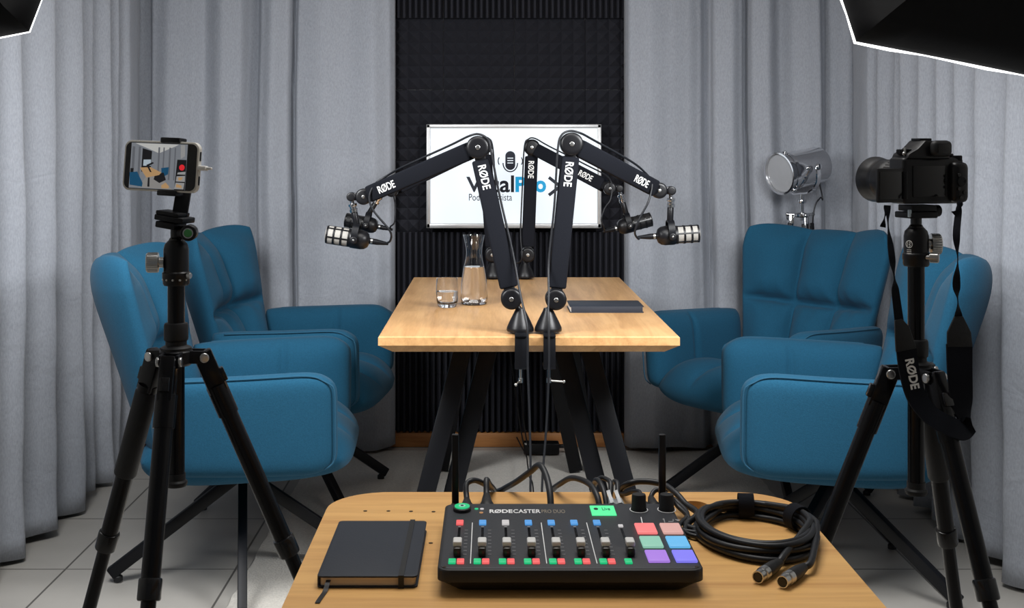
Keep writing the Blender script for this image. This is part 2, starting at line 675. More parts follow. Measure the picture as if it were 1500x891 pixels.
# right wall: starts on the back wall at the gap, turns the corner, comes forward
ridge_px = [1277, 1290, 1310, 1323, 1350, 1374, 1398, 1433, 1479, 1530, 1580, 1650]
XRC = 1.535
rid = [F * (XRC - .06) / (p - CX) for p in ridge_px]
y_near = 2.75
xs = PX(1203, 5.16)
path = [(XRC, y_near), (XRC, 5.19), (xs, 5.19)]
ctrl = [(y - y_near, v) for y, v in side_ctrl(rid, 5, .065, -.03) if y > y_near]
ctrl += [(5.19 - y_near + .03, .03), (5.19 - y_near + (XRC - xs) * .5, .02), (5.19 - y_near + XRC - xs, .012)]
curtain('grey linen curtain wrapping the corner behind the camera tripod', path, ctrl, 3)
ridge_px = [186, 172, 157, 138, 112, 72, 30, -8, -60, -130, -220, -330]
XLC = -1.475
rid = [F * (XLC + .06) / (p - CX) for p in ridge_px]
xw = PX(226, 5.2) - XLC
path = [(XLC + xw, 5.20), (XLC, 5.20), (XLC, 2.45)]
ctrl = sorted((5.20 - y, v) for y, v in side_ctrl(rid, 5, .065, -.03))
ctrl = [(0, .012), (xw, .02)] + [(c[0] + xw, c[1]) for c in ctrl if c[0] > .03]
curtain('grey linen curtain along the side wall behind the phone tripod', path, ctrl, 4)

# ------------------------------------------------------------------ acoustic foam tiles
TS = .298


def foam_mesh(kind, w, h):
    bm = NB()
    base, hi = .018, .030
    if kind == 'pyramid':
        n = 6
        s = w / n
        k = h / n
        g = {(i, j): bm.verts.new((i * s, -base, j * k)) for i in range(n + 1) for j in range(n + 1)}
        for i in range(n):
            for j in range(n):
                t = bm.verts.new(((i + .5) * s, -base - hi, (j + .5) * k))
                q = [g[i, j], g[i + 1, j], g[i + 1, j + 1], g[i, j + 1]]
                for a, b in zip(q, q[1:] + q[:1]):
                    bm.faces.new((a, b, t))
    else:
        n = 12
        s = w / n
        prof = [(0, -base)]
        for i in range(n):
            prof += [((i + .28) * s, -base - hi), ((i + .62) * s, -base - hi), ((i + .9) * s, -base), ((i + 1) * s, -base)]
        lo = [bm.verts.new((x, y, 0)) for x, y in prof]
        up = [bm.verts.new((x, y, h)) for x, y in prof]
        for i in range(len(prof) - 1):
            bm.faces.new((lo[i], lo[i + 1], up[i + 1], up[i]))
    box(bm, (w / 2, -base / 2, h / 2), (w, base, h))
    o = obj('acoustic_foam_tile', bm, M['foam'], angle=20)
    return o


ordw = ['first', 'second', 'third', 'fourth', 'fifth', 'sixth', 'seventh']
cols = [PX(649.5, 5.22) + TS * k for k in (-1, 0, 1, 2)]
zt = H - (27 - HY) * 5.22 / F            # seam above the first pyramid row
rows = [('ridged', zt, TS)] + [('pyramid', zt - TS * (k + 1), TS) for k in range(3)] + [('ridged', zt - TS * (k + 1), TS) for k in (3, 4)]
rows.append(('ridged', .066, rows[-1][1] - .066))
for r, (kind, z, h) in enumerate(rows):
    first = None
    for cI, x in enumerate(cols):
        if first is None:
            o = first = foam_mesh(kind, TS - .0015, h - .0015)
        else:
            o = first.copy()
            COL.objects.link(o)
        o.location = (x, YB - .001, z)
        edge = ['at the left curtain', 'second from the left curtain', 'second from the right curtain', 'at the right curtain'][cI]
        tag(o, f'black {kind} foam tile, {ordw[r]} row from the top, {edge}', 'acoustic foam',
            'ridged acoustic foam tiles on the back wall' if kind == 'ridged' else 'pyramid acoustic foam tiles on the back wall')

# ------------------------------------------------------------------ television
yT = 5.13
x0, x1, z0, z1 = PX(624.5, yT), PX(881, yT), H - (334.5 - HY) * yT / F, H - (182 - HY) * yT / F
tv = thing('wall_mounted_tv', 'switched on flat television with silver bezel and logo on the foam wall', 'television', ((x0 + x1) / 2, YB - .05, z0))
w, h = x1 - x0, z1 - z0
cxm, czm = (x0 + x1) / 2, (z0 + z1) / 2
bm = NB()
bz = .0165
for c_, s_ in (((cxm, yT + .016, z1 - bz / 2), (w, .032, bz)), ((cxm, yT + .016, z0 + bz * .6), (w, .032, bz * 1.2)),
               ((x0 + bz / 2, yT + .016, czm), (bz, .032, h)), ((x1 - bz / 2, yT + .016, czm), (bz, .032, h))):
    box(bm, c_, s_, bev=.003)
obj('bezel', bm, M['silver_bezel'], tv)
obj('casing', box(NB(), (cxm, yT + .04, czm), (w * .96, .045, h * .94), bev=.01), M['black_plastic'], tv)
obj('wall_bracket', box(NB(), (cxm, yT + .075, czm), (.2, .05, .15), bev=.004), M['black_metal'], tv)
scr = obj('screen', box(NB(), (cxm, yT + .012, czm), (w - 2 * bz + .004, .006, h - 2.1 * bz + .004)), M['screen_white'], tv)
obj('brand_badge', box(NB(), (PX(866, yT), yT - .001, z0 + .009), (.02, .002, .004)), M['steel'], tv)
yS = yT + .0085
Xt, Zt = lambda px: PX(px, yS), lambda py: H - (py - HY) * yS / F
EX, EZ = V((1, 0, 0)), V((0, 0, 1))


def tvtext(s, a, b, top, bot, m, bold=0.):
    text_part(s, (Xt(a), yS, Zt(bot)), EX, EZ, Xt(b) - Xt(a), Zt(top) - Zt(bot), m, scr, depth=.0005, bold=bold)


tvtext('V', 683, 706, 259, 281.5, M['navy'], .02)
tvtext('oc', 706.5, 731, 264.5, 282, M['navy'], .02)
tvtext('al', 732, 753, 257, 282, M['navy'], .02)
tvtext('P', 755, 771, 259, 281.5, M['cyan'], .035)
tvtext('ro', 773, 800, 264.5, 282, M['cyan'], .035)
bm = NB()
for (a, b), (c_, d) in (((804, 260), (820, 272.5)), ((804, 286), (820, 273.5)), ((836, 260), (820, 272.5)), ((836, 286), (820, 273.5))):
    bar(bm, (Xt(a), yS, Zt(b)), (Xt(c_), yS, Zt(d)), .013, .001)
obj('lettering', bm, M['navy'], scr)
tvtext('Podcast assista', 687, 750, 284, 294, M['navy'])
bm = NB()                                              # microphone emblem on the screen
mc, mz = Xt(747.5), Zt(236)
prism(bm, rrect(.041, .078, .0204, 8, mc, mz + .002), (0, yS, 0), EX, EZ, .0006)
arc = [V((mc + .030 * cos(a), yS, mz - .008 + .036 * sin(a))) for a in [pi + k * pi / 14 for k in range(15)]]
tube(bm, arc, .0026, 6, 2)
for sgn in (-1, 1):
    tube(bm, [V((mc + sgn * (.040 + .010 * cos(t)), yS, mz + .018 * sin(t))) for t in (-1, -.5, 0, .5, 1)], .0022, 6, 2)
obj('emblem', bm, M['navy'], scr)
bm = NB()
for dz in (.012, .002, -.008):
    box(bm, (mc, yS - .0012, mz + dz), (.024, .0006, .0032))
obj('emblem_stripe', bm, M['screen_white'], scr)

# ------------------------------------------------------------------ main table
TX, TY0, TY1, TZ = .103, 3.30, 4.83, .75
table = thing('dining_table', 'oak topped table with black metal legs under the microphone booms', 'table', (TX, (TY0 + TY1) / 2, .01))
bm = NB()
prof = [(.0, .0), (.4, .0), (.4, -.024), (.365, -.045)]
top = []
for k, (inset, z) in enumerate(((0.003, 0), (0, -.003), (0, -.024), (.036, -.046))):
    top.append([bm.verts.new((TX + sx * (.4 - inset), TY0 + inset if sy < 0 else TY1 - inset, TZ + z)) for sx, sy in ((-1, -1), (1, -1), (1, 1), (-1, 1))])
for A, B in zip(top, top[1:]):
    for j in range(4):
        bm.faces.new((A[j], A[(j + 1) % 4], B[(j + 1) % 4], B[j]))
bm.faces.new(top[0])
bm.faces.new(top[-1])
obj('tabletop', bm, M['oak'], table, angle=15)
bm = NB()
for y in (3.62, 4.5):
    box(bm, (TX, y, .699), (.50, .09, .010))
box(bm, (TX, (TY0 + TY1) / 2, .699), (.06, 1.0, .009))
obj('underframe', bm, M['black_metal'], table)
for sy, yt, yf in ((-1, 3.58, 3.46), (1, 4.55, 4.80)):
    for sx in (-1, 1):
        for xt, xf, dy in (((.175, .352, 0), (.10, .272, .06)) if sy < 0 else ((.165, .29, 0), (.075, .225, -.02))):
            bm = NB()
            bar(bm, (TX + sx * xt, yt + dy * .8, .697), (TX + sx * xf, yf + dy, .016), .052, .034, bev=.003)
            obj('leg', bm, M['black_metal'], table)

# ------------------------------------------------------------------ things on the table
p = ONZ(694.5, 446, TZ)
ca = thing('carafe', 'clear glass carafe of water with a flared neck on the oak table', 'carafe', p)
outer = [(.000, 0), (.036, 0), (.041, .004), (.0435, .02), (.0435, .035), (.041, .075), (.035, .115), (.028, .145), (.0255, .165), (.027, .182), (.031, .203), (.0355, .222)]
inner = [(.0342, .222), (.0297, .203), (.0257, .182), (.0242, .165), (.0267, .145), (.0337, .115), (.0397, .075), (.0420, .035), (.0418, .02), (.038, .010), (0, .009)]
obj('glass_body', lathe(NB(), outer + inner, p, n=48), M['glass'], ca, angle=60)
wat = [(0, .0095), (.0378, .0105), (.0415, .02), (.0417, .035), (.0394, .075), (.0334, .115), (.0320, .121), (0, .121)]
obj('water', lathe(NB(), wat, p, n=48), M['water'], ca, angle=60)
p = ONZ(655, 450, TZ)
tu = thing('water_glass', 'short clear tumbler half full of water beside the carafe', 'glass', p)
outer = [(0, 0), (.026, 0), (.029, .003), (.0335, .02), (.0355, .045), (.0350, .07), (.0335, .091)]
inner = [(.0320, .091), (.0335, .07), (.0340, .045), (.0320, .022), (.027, .013), (0, .012)]
obj('glass_body', lathe(NB(), outer + inner, p, n=48), M['glass'], tu, angle=60)
wat = [(0, .0125), (.0268, .0135), (.0317, .022), (.0337, .045), (.0336, .050), (0, .050)]
obj('water', lathe(NB(), wat, p, n=48), M['water'], tu, angle=60)


def notebook(name_label, x0, x1, y0, y1, z, th, pages, front_spine=False):
    nb = thing('notebook', name_label, 'notebook', ((x0 + x1) / 2, (y0 + y1) / 2, z))
    c_ = ((x0 + x1) / 2, (y0 + y1) / 2)
    w, d = x1 - x0, y1 - y0
    bm = NB()
    ct = .0022
    prism(bm, rrect(w, d, .006, 5, *c_), (0, 0, z), (1, 0, 0), (0, 1, 0), ct, bev=.0006)
    prism(bm, rrect(w, d, .006, 5, *c_), (0, 0, z + th - ct), (1, 0, 0), (0, 1, 0), ct, bev=.0006)
    if front_spine:
        box(bm, (c_[0], y0 + .0016, z + th / 2), (w - .008, .003, th - .001), bev=.001)
    else:
        box(bm, (x0 + .0016, c_[1], z + th / 2), (.003, d - .008, th - .001), bev=.001)
    obj('cover', bm, M['notebook'], nb)
    obj('pages', prism(NB(), rrect(w - .006, d - .006, .005, 4, c_[0], c_[1]), (0, 0, z + ct), (1, 0, 0), (0, 1, 0), th - 2 * ct), pages, nb)
    return nb


nb = notebook('slim black notebook lying shut on the oak table beside a boom', PX(834, 3.80), PX(942, 3.80), 3.775, 3.925, TZ, .020, M['paper_white'], True)


# ------------------------------------------------------------------ microphone booms
def boom(label, bx, by, edge_dir, pb, pe, pn, hang):
    """clamped base, friction hinge, two sleeved arms, end hinge; pb / pe / pn: hinge, elbow and end points"""
    t = thing('microphone_boom', label, 'microphone boom', (bx, by, TZ), 'microphone booms clamped to the table')
    pb, pe, pn = V(pb), V(pe), V(pn)
    look = V((0, -1, 0))
    bm = NB()
    lathe(bm, [(0, .006), (.036, .006), (.037, .010), (.036, .016), (.030, .030), (.020, .050), (.014, .062), (.012, .068), (0, .068)], (bx, by, TZ), n=40)
    rod(bm, (bx, by, TZ + .06), pb, .0085)
    obj('swivel_base', bm, M['black_plastic'], t)
    ye = TY0 if edge_dir < 0 else TY1
    s = edge_dir
    bm = NB()
    box(bm, (bx, (by + ye + s * .012) / 2, TZ + .004), (.032, abs(by - ye - s * .012) + .02, .006), bev=.001)
    box(bm, (bx, ye + s * .014, TZ - .037), (.032, .006, .086), bev=.001)
    box(bm, (bx, ye - s * .018, TZ - .081), (.032, .070, .007), bev=.001)
    cl = obj('clamp', bm, M['black_metal'], t)
    bm = NB()
    ys = ye - s * .026
    rod(bm, (bx, ys, TZ - .055), (bx, ys, TZ - .120), .0042, n=12)
    lathe(bm, [(0, 0), (.011, 0), (.011, .005), (0, .005)], (bx, ys, TZ - .0525), (0, 0, 1), 20)
    lathe(bm, [(0, 0), (.0065, 0), (.0065, .012), (0, .012)], (bx, ys, TZ - .127), (0, 0, 1), 16)
    obj('clamp_screw', bm, M['steel'], cl)
    bm = NB()
    a = hang
    rod(bm, (bx - .006 * cos(a), ys - .006 * sin(a), TZ - .121), (bx + .040 * cos(a), ys + .040 * sin(a), TZ - .125), .0026, n=10)
    ball(bm, (bx + .041 * cos(a), ys + .041 * sin(a), TZ - .125), .0045, 12)
    obj('clamp_handle', bm, M['steel'], cl)
    hj = obj('hinge', disc(NB(), pb, .0285, .052, look), M['black_plastic'], t)
    obj('hinge_screw', disc(NB(), pb + look * .0265, .0062, .004, look, .3, 16), M['steel'], hj)
    # sleeved arms
    for i, (a0, a1, g0, g1) in enumerate(((pb, pe, .030, .034), (pe, pn, .030, .028))):
        ax = (a1 - a0).normalized()
        bm = NB()
        bar(bm, a0 + ax * g0, a1 - ax * g1, .049, .034, look, .006, 3)
        sl = obj('arm_sleeve', bm, M['sleeve'], t)
        aa, ss, nn = frame(ax, look)
        if i == 0:
            e = -aa                                   # reads downwards
            c_ = a1 - ax * (.082 if by < 4 else .085)
        else:
            e = aa if aa.x > 0 else -aa
            c_ = a1 - ax * .108
        text_part('RØDE', c_ + nn * .0172, e, nn.cross(e), .066, .0225, M['white'], sl, bold=.016, anchor='c')
        bm = NB()
        for q0, q1 in ((a0 + ax * .005, a0 + ax * (g0 + .012)), (a1 - ax * (g1 + .012), a1 - ax * .005)):
            bar(bm, q0, q1, .030, .026, look, .004)
        obj('arm_fork', bm, M['black_plastic'], sl)
    ej = obj('elbow_joint', disc(NB(), pe, .031, .056, look), M['black_plastic'], t)
    obj('hinge_screw', disc(NB(), pe + look * .0285, .0065, .004, look, .3, 16), M['steel'], ej)
    en = obj('end_joint', disc(NB(), pn, .0235, .042, look), M['black_plastic'], t)
    obj('hinge_screw', disc(NB(), pn + look * .0215, .005, .003, look, .3, 16), M['steel'], en)
    d = V((1 if pn.x > pe.x else -1, 0, -.02))
    pk = pn + d * .036
    bm = NB()
    bar(bm, pn, pk, .022, .022, look, .003)
    disc(bm, pk, .013, .034, look)
    obj('tilt_knuckle', bm, M['black_plastic'], t)
    return t, pk


def mic(label, pk, grille, rear, silver, rad=.0275):
    """end-address microphone held in a U yoke below the boom's knuckle"""
    grille, rear, pk = V(grille), V(rear), V(pk)
    ax = (grille - rear).normalized()
    L = (grille - rear).length
    t = thing('microphone', label, 'microphone', rear.lerp(grille, .3) , 'broadcast microphones on the booms')
    bm = NB()
    lathe(bm, [(0, 0), (rad * .45, 0), (rad * .72, .003), (rad * .95, .012), (rad * 1.04, .024), (rad * 1.04, L * .40), (rad * .96, L * .43), (rad * .96, L * .45), (0, L * .45)], rear, ax, 36)
    body = obj('body', bm, M['black_plastic'], t)
    gm = M['grille'] if silver else M['black_rubber']
    bm = NB()
    lathe(bm, [(0, L * .44), (rad * .93, L * .44), (rad * .93, L * .94), (rad * .84, L * .985), (rad * .6, L), (0, L * 1.005)], rear, ax, 36)
    obj('grille', bm, gm, t, label='silver mesh grille' if silver else None)
    a, s, n = frame(ax)
    bm = NB()
    for q in (.46, .63, .80, .955):
        r_ = rad * (.985 if q < .9 else .95)
        lathe(bm, [(r_ - .002, L * q - .0028), (r_, L * q - .0028), (r_, L * q + .0028), (r_ - .002, L * q + .0028), (r_ - .002, L * q - .0028)], rear, ax, 36)
    for k in range(6):
        an = k * pi / 3 + .35
        off = (s * cos(an) + n * sin(an)) * (rad * .955)
        bar(bm, rear + ax * (L * .46) + off, rear + ax * (L * .955) + off, .0042, .0022, s * cos(an) + n * sin(an))
    obj('grille_cage', bm, M['black_plastic'] if silver else M['black_gloss'], t)
    # yoke: U bracket across the body with knobs, stem up to the knuckle
    c_ = rear + ax * (L * .33)
    side = n if abs(n.y) > .5 else V((0, -1, 0))
    up = V((0, 0, 1)) - ax * ax.z
    up.normalize()
    bm = NB()
    w = rad + .007
    pts = [c_ + side * w - up * .004, c_ + side * w + up * (rad * .8), c_ + side * (w * .6) + up * (rad + .013), c_ - side * (w * .6) + up * (rad + .013),
           c_ - side * w + up * (rad * .8), c_ - side * w - up * .004]
    ribbon(bm, pts, [ax] * 6, .019, .004, 4)
    yo = obj('yoke', bm, M['black_metal'], t)
    for q in (1, -1):
        kn = obj('yoke_knob', disc(NB(), c_ + side * (q * (w + .003)) - up * .002, .0105, .009, side * q), M['black_plastic'], yo)
        obj('knob_screw', disc(NB(), c_ + side * (q * (w + .008)) - up * .002, .003, .002, side * q, n=12), M['steel'], kn)
    topp = c_ + up * (rad + .012)
    e = pk + V((0, 0, -.006))
    dv = e - topp
    obj('stem', rod(NB(), topp, topp + dv * .52, .0095, n=20, bev=.002), M['black_plastic'], t)
    bm = NB()
    d1 = dv.normalized()
    Lc = dv.length * .5
    o0 = topp + dv * .5
    lathe(bm, [(0, 0), (.0125, 0), (.0125, Lc * .2), (.0105, Lc * .24), (.0105, Lc * .42), (.013, Lc * .45), (.013, Lc * .62), (.0062, Lc * .66), (.0062, Lc), (0, Lc)], o0, d1, 24)
    obj('thread_adapter', bm, M['chrome'], t, label='chrome thread adapter')
    return t, rear, ax


def mic_cable(label, pts, rear, ax, r=.0031, extra=None):
    """cable with a barrel plug pushed into the microphone's rear"""
    t = thing('microphone_cable', label, 'cable', pts[-1], 'microphone cables on the booms')
    plug = NB()
    lathe(plug, [(0, -.003), (.0085, -.003), (.0085, .020), (.0078, .026), (.0055, .044), (.0040, .056), (0, .056)], rear, -ax, 20)
    obj('plug', plug, M['black_metal'], t)
    obj('plug_ring', lathe(NB(), [(.0087, .004), (.0090, .004), (.0090, .010), (.0087, .010), (.0087, .004)], rear, -ax, 20), M['steel'], t)
    obj('cord', tube(NB(), [rear - ax * .05] + pts, r, 10, 5), M['cable'], t)
    return t


zf = 3.36
# front left
pb, pe, pn = P(749, 437, zf), P(700, 216, zf), P(533, 288, 3.62)
fl, k1 = boom('front black boom arm reaching over the carafe side, elbow highest on the left', PX(762, zf), zf, -1, pb, pe, pn, -1.9)
m1, r1, a1 = mic('silver grilled microphone hanging on the carafe side of the table', k1, P(477, 343, 3.62), P(541, 353, 3.62), True)
# front right
pb2, pe2, pn2 = P(814, 438, zf), P(837, 211, zf), P(965, 279, 3.65)
fr, k2 = boom('front black boom arm on the notebook side, clamped beside its twin', PX(803, zf), zf, -1, pb2, pe2, pn2, .12)
m2, r2, a2 = mic('silver grilled microphone hanging on the notebook side of the table', k2, P(1025, 342, 3.65), P(962, 346, 3.65), True)
# rear right
zr = 4.765
pb3, pe3, pn3 = P(773, 373, zr), P(779, 216, zr), P(893, 276, 4.5)
rr, k3 = boom('rear black boom arm at the far table edge, bent towards the notebook side', PX(769, zr), zr, 1, pb3, pe3, pn3, 1.5)
m3, r3, a3 = mic('all black microphone behind the silver one on the notebook side', k3, P(955, 321, 4.5), P(905, 334, 4.5), False)
# rear left
pb4, pe4, pn4 = P(721, 373, zr), P(710, 214, zr), P(574, 279, 4.5)
rl, k4 = boom('rear black boom arm mostly hidden behind the carafe side boom', PX(722, zr), zr, 1, pb4, pe4, pn4, 1.6)
m4, r4, a4 = mic('all black microphone half hidden behind the silver one, carafe side', k4, P(505, 322, 4.5), P(553, 332, 4.5), False)


def along(a, b, t, off):
    return V(a).lerp(V(b), t) + V(off)


fy = V((0, -.004, 0))
ax_lo = (pe - pb).normalized()
cb1 = [P(572, 352, 3.6), P(571, 338, 3.58), P(548, 310, 3.575), P(541, 290, 3.575), P(549, 270, 3.575), P(568, 257, 3.57), along(pn, pe, .40, (-.010, -.012, .032)), along(pn, pe, .80, (-.010, -.012, .034)),
       P(688, 199, 3.35), P(703, 197, 3.34), P(716, 206, 3.335), P(720, 225, 3.335), along(pe, pb, .35, (.028, -.014, .008)), along(pe, pb, .7, (.030, -.02, .006)), P(762, 430, 3.31), P(770, 465, 3.275), P(773, 492, 3.262), P(773, 540, 3.26),
       P(776, 620, 3.25), P(777, 716, 3.22), P(771, 800, 3.19), V((.02, 3.12, .020)), V((-.08, 3.05, .020))]
mic_cable('cable of the carafe side silver microphone, hanging straight down past its clamp', cb1, r1, a1)
cb2 = [P(935, 350, 3.62), P(930, 340, 3.59), P(938, 318, 3.58), P(950, 295, 3.58), P(955, 268, 3.6), P(944, 252, 3.59), along(pn2, pe2, .4, (.012, -.012, .034)), along(pn2, pe2, .8, (.012, -.012, .036)), P(850, 195, 3.345), P(834, 192, 3.34), P(822, 199, 3.335), P(817, 220, 3.335),
       along(pe2, pb2, .4, (-.030, -.014, 0)), along(pe2, pb2, .75, (-.030, -.016, 0)), P(804, 430, 3.31), P(803, 460, 3.275), P(804, 492, 3.262), P(804, 545, 3.255), P(800, 630, 3.25), P(794, 716, 3.22), P(797, 800, 3.19), V((.20, 3.10, .020)), V((.30, 3.04, .020))]
mic_cable('cable of the notebook side silver microphone, hanging past its clamp', cb2, r2, a2)
cb3 = [P(885, 333, 4.46), P(881, 322, 4.45), P(886, 305, 4.45), P(895, 290, 4.45), P(893, 262, 4.47), along(pn3, pe3, .35, (.012, -.02, .034)), along(pn3, pe3, .8, (.008, -.02, .034)), P(784, 203, 4.72), P(774, 204, 4.72), P(768, 216, 4.72), along(pe3, pb3, .4, (-.031, -.02, 0)),
       along(pe3, pb3, .8, (-.031, -.02, 0)), P(764, 380, 4.72), V((.085, 4.80, .80)), V((.085, 4.862, .74)), V((.10, 4.88, .55)), V((.125, 4.93, .25)), V((.150, 5.0, .06)), V((.175, 5.075, .055))]
mic_cable('cable of the black microphone on the notebook side, clipped to its rear boom', cb3, r3, a3, .0028)
cb4 = [P(572, 332, 4.48), P(578, 325, 4.47), P(579, 300, 4.47), P(577, 284, 4.46), P(586, 262, 4.46), along(pn4, pe4, .4, (-.012, -.02, .034)), along(pn4, pe4, .8, (-.008, -.02, .034)), P(704, 202, 4.72), P(716, 203, 4.72), P(722, 217, 4.72), along(pe4, pb4, .4, (.031, -.02, 0)),
       along(pe4, pb4, .8, (.031, -.02, 0)), P(731, 382, 4.72), V((.045, 4.80, .80)), V((.045, 4.862, .74)), V((.065, 4.88, .55)), V((.105, 4.94, .25)), V((.135, 5.02, .06)), V((.160, 5.085, .055))]
mic_cable('cable of the hidden black microphone on the carafe side rear boom', cb4, r4, a4, .0028)

# small adapter box against the skirting, with its lead
pa = V((PX(793, 5.05), 5.06, .010))
ad = thing('power_adapter', 'black power adapter box on the rug against the wooden skirting', 'power adapter', pa)
obj('housing', box(NB(), pa + V((0, 0, .024)), (.145, .06, .046), bev=.006), M['black_plastic'], ad)
obj('status_tag', box(NB(), pa + V((-.062, -.031, .046)), (.014, .004, .008), bev=.001), M['white_plastic'], ad)
obj('plug', box(NB(), pa + V((.092, 0, .03)), (.045, .018, .014), bev=.003), M['black_rubber'], ad)
tg = obj('power_cable', tube(NB(), [P(757, 641, 5.03), P(764, 655, 4.9), P(771, 668, 4.75), P(773, 682, 4.55), P(776, 700, 4.3), P(781, 716, 4.1), V((.14, 3.8, .016)), V((.16, 3.5, .016))], .0025, 8, 5), M['cable'])
tag(tg, 'thin power cable running over the rug from the black adapter box', 'cable')


# ------------------------------------------------------------------ armchairs
def make_armchair():
    t = thing('armchair', 'x', 'armchair', (0, 0, 0), 'blue tufted armchairs around the table')
    pw = lambda c, p=4: 1 - abs(c) ** p
    ed = lambda u, v, p=7: sqrt(max(0, 1 - abs(u) ** p)) * sqrt(max(0, 1 - abs(v) ** p))
    gr = lambda x, c, w: exp(-((x - c) / w) ** 2)
    # backrest
    hw = lambda f: .262 + .06 * min(1, max(0, (f - .1) / .75)) ** 1.2

    def mid(u, v):
        f = (v + 1) / 2
        uu = u * (1 - .07 * max(0, v) ** 9)
        y = hw(f) * uu
        z = .385 + .555 * f + (.030 * abs(u) ** 2 - .012) * f ** 3 - .018 * abs(u) ** 9 * max(0, v) ** 3
        c = (u + 1) * 1.5
        cu = (c - math.floor(min(c, 2.999))) * 2 - 1
        z += .008 * pw(cu, 2.5) * f ** 8
        x = -.205 - .185 * f + .135 * abs(u) ** 2.4 * (.35 + .65 * f) - .02 * (f - .4) ** 2
        return x, y, z

    def nrm(u, v):
        e = .01
        a = V(mid(min(1, u + e), v)) - V(mid(max(-1, u - e), v))
        b = V(mid(u, min(1, v + e))) - V(mid(u, max(-1, v - e)))
        return a.cross(b).normalized()

    def front(u, v):
        vs = -.02 + .05 * u * u                      # the cross seam sags at the middle
        c = (u + 1) * 1.5
        cu = (c - math.floor(min(c, 2.999))) * 2 - 1
        cv = (v - vs) / (1 - vs) * 2 - 1 if v > vs else (v - vs) / (1 + vs) * 2 + 1
        d = .024 + .052 * pw(cu, 2.4) * pw(cv, 2.8)
        d -= .016 * (gr(u, -1 / 3, .03) + gr(u, 1 / 3, .03)) + .030 * gr(v, vs, .045)
        d += .012 * gr(v, vs + .17, .14) * pw(cu, 4)
        # soft puckers running off the cross seam
        d += .003 * sin(26 * u + 2.2 * sin(9 * v)) * gr(v, vs, .22)
        return max(.004, d) * ed(u, v, 7)
    back = lambda u, v: .055 * ed(u, v, 5)
    bk = obj('backrest', cushion(NB(), mid, nrm, front, back, 76, 84), M['blue'], t, angle=180)
    # seat
    smid = lambda u, v: (.035 + .300 * v * (1 - .10 * abs(u) ** 4), .268 * u * (1 - .06 * abs(v) ** 8), .398 + .014 * v - .025 * max(0, v) ** 6)

    def stop(u, v):
        vs = -.05
        c = (u + 1) * 1.5
        cu = (c - math.floor(min(c, 2.999))) * 2 - 1
        cv = (v - vs) / (1 - vs) * 2 - 1 if v > vs else (v - vs) / (1 + vs) * 2 + 1
        d = .056 + .028 * pw(cu, 2.6) * pw(cv, 2.8) - .011 * (gr(u, -1 / 3, .03) + gr(u, 1 / 3, .03)) - .014 * gr(v, vs, .035)
        return d * sqrt(max(0, 1 - abs(v) ** 4)) * sqrt(max(0, 1 - abs(u) ** 8))
    sbot = lambda u, v: .092 * sqrt(max(0, 1 - abs(v) ** 4)) * sqrt(max(0, 1 - abs(u) ** 6))
    obj('seat', cushion(NB(), smid, lambda u, v: (0, 0, 1), stop, sbot, 64, 56), M['blue'], t, angle=180)
    # armrests
    for sy in (1, -1):
        def amid(u, v, sy=sy):
            f = (v + 1) / 2
            k = .12 if u > 0 else .04
            uu = u * (1 - k * abs(v) ** 9)
            vv = v * (1 - (.14 if u > 0 else .05) * abs(u) ** 9)
            x = .055 + .243 * uu + .02 * f * min(0, u)
            z = .4995 + .1375 * vv + .010 * u * f
            y = sy * (.296 + .022 * f + .014 * (1 - u * u))
            return x, y, z
        an = lambda u, v, sy=sy: (0, sy, 0)

        def ain(u, v):
            d = .050 + .008 * pw((v + .1) / 1.1, 4)
            d -= .017 * gr(u, .12, .03) * (.3 + .7 * (v > -1))
            return d * ed(u, v, 6)
        aout = lambda u, v: (.042 + .004 * (1 - u * u)) * ed(u, v, 9)
        ar = obj('armrest', cushion(NB(), amid, an, aout, ain, 56, 44), M['blue'], t, angle=180)
        loop = [V(amid(u, v)) for u, v in [(-.8 + 1.8 * k / 24, 1) for k in range(25)] + [(1, 1 - 2 * (k + 1) / 14) for k in range(14)]]
        loop = [p + V((-.004, sy * .033, -.005 if i < 25 else 0)) for i, p in enumerate(loop)]
        obj('piping', tube(NB(), loop, .0022, 6, 2), M['seam'], ar, angle=180)
    # shell under the seat
    shm = lambda u, v: (-.005 + .235 * v * (1 - .08 * abs(u) ** 6), .268 * u * (1 - .08 * abs(v) ** 6), .37)
    obj('seat_shell', cushion(NB(), shm, lambda u, v: (0, 0, 1), lambda u, v: .03 * ed(u, v), lambda u, v: .035 * ed(u, v, 5), 30, 30), M['blue'], t, angle=180)
    # swivel foot
    bm = NB()
    lathe(bm, [(0, .275), (.042, .275), (.048, .28), (.048, .292), (.026, .296), (.026, .335), (.09, .338), (.09, .345), (0, .345)], (0, 0, 0), n=28)
    obj('swivel_hub', bm, M['black_metal'], t)
    for k in range(4):
        a = k * pi / 2
        d = V((cos(a), sin(a), 0))
        bm = NB()
        bar(bm, d * .02 + V((0, 0, .280)), d * .374 + V((0, 0, .020)), .026, .034, (0, 0, 1), .004)
        lg = obj('leg', bm, M['black_metal'], t)
        obj('foot_glide', lathe(NB(), [(0, 0), (.013, 0), (.013, .012), (.007, .018), (0, .018)], d * .352, n=16), M['black_rubber'], lg)
    return t


def copy_thing(root):
    r = root.copy()
    COL.objects.link(r)
    for ch in [o for o in SC.objects if o.parent is root]:
        c = ch.copy()
        COL.objects.link(c)
        c.parent = r
        for g in [o for o in SC.objects if o.parent is ch]:
            d = g.copy()
            COL.objects.link(d)
            d.parent = c
    return r


def turn_base(root, ang):
    for ch in [o for o in SC.objects if o.parent is root]:
        if ch.name.split('.')[0] == 'leg':
            ch.rotation_euler = (0, 0, ang)


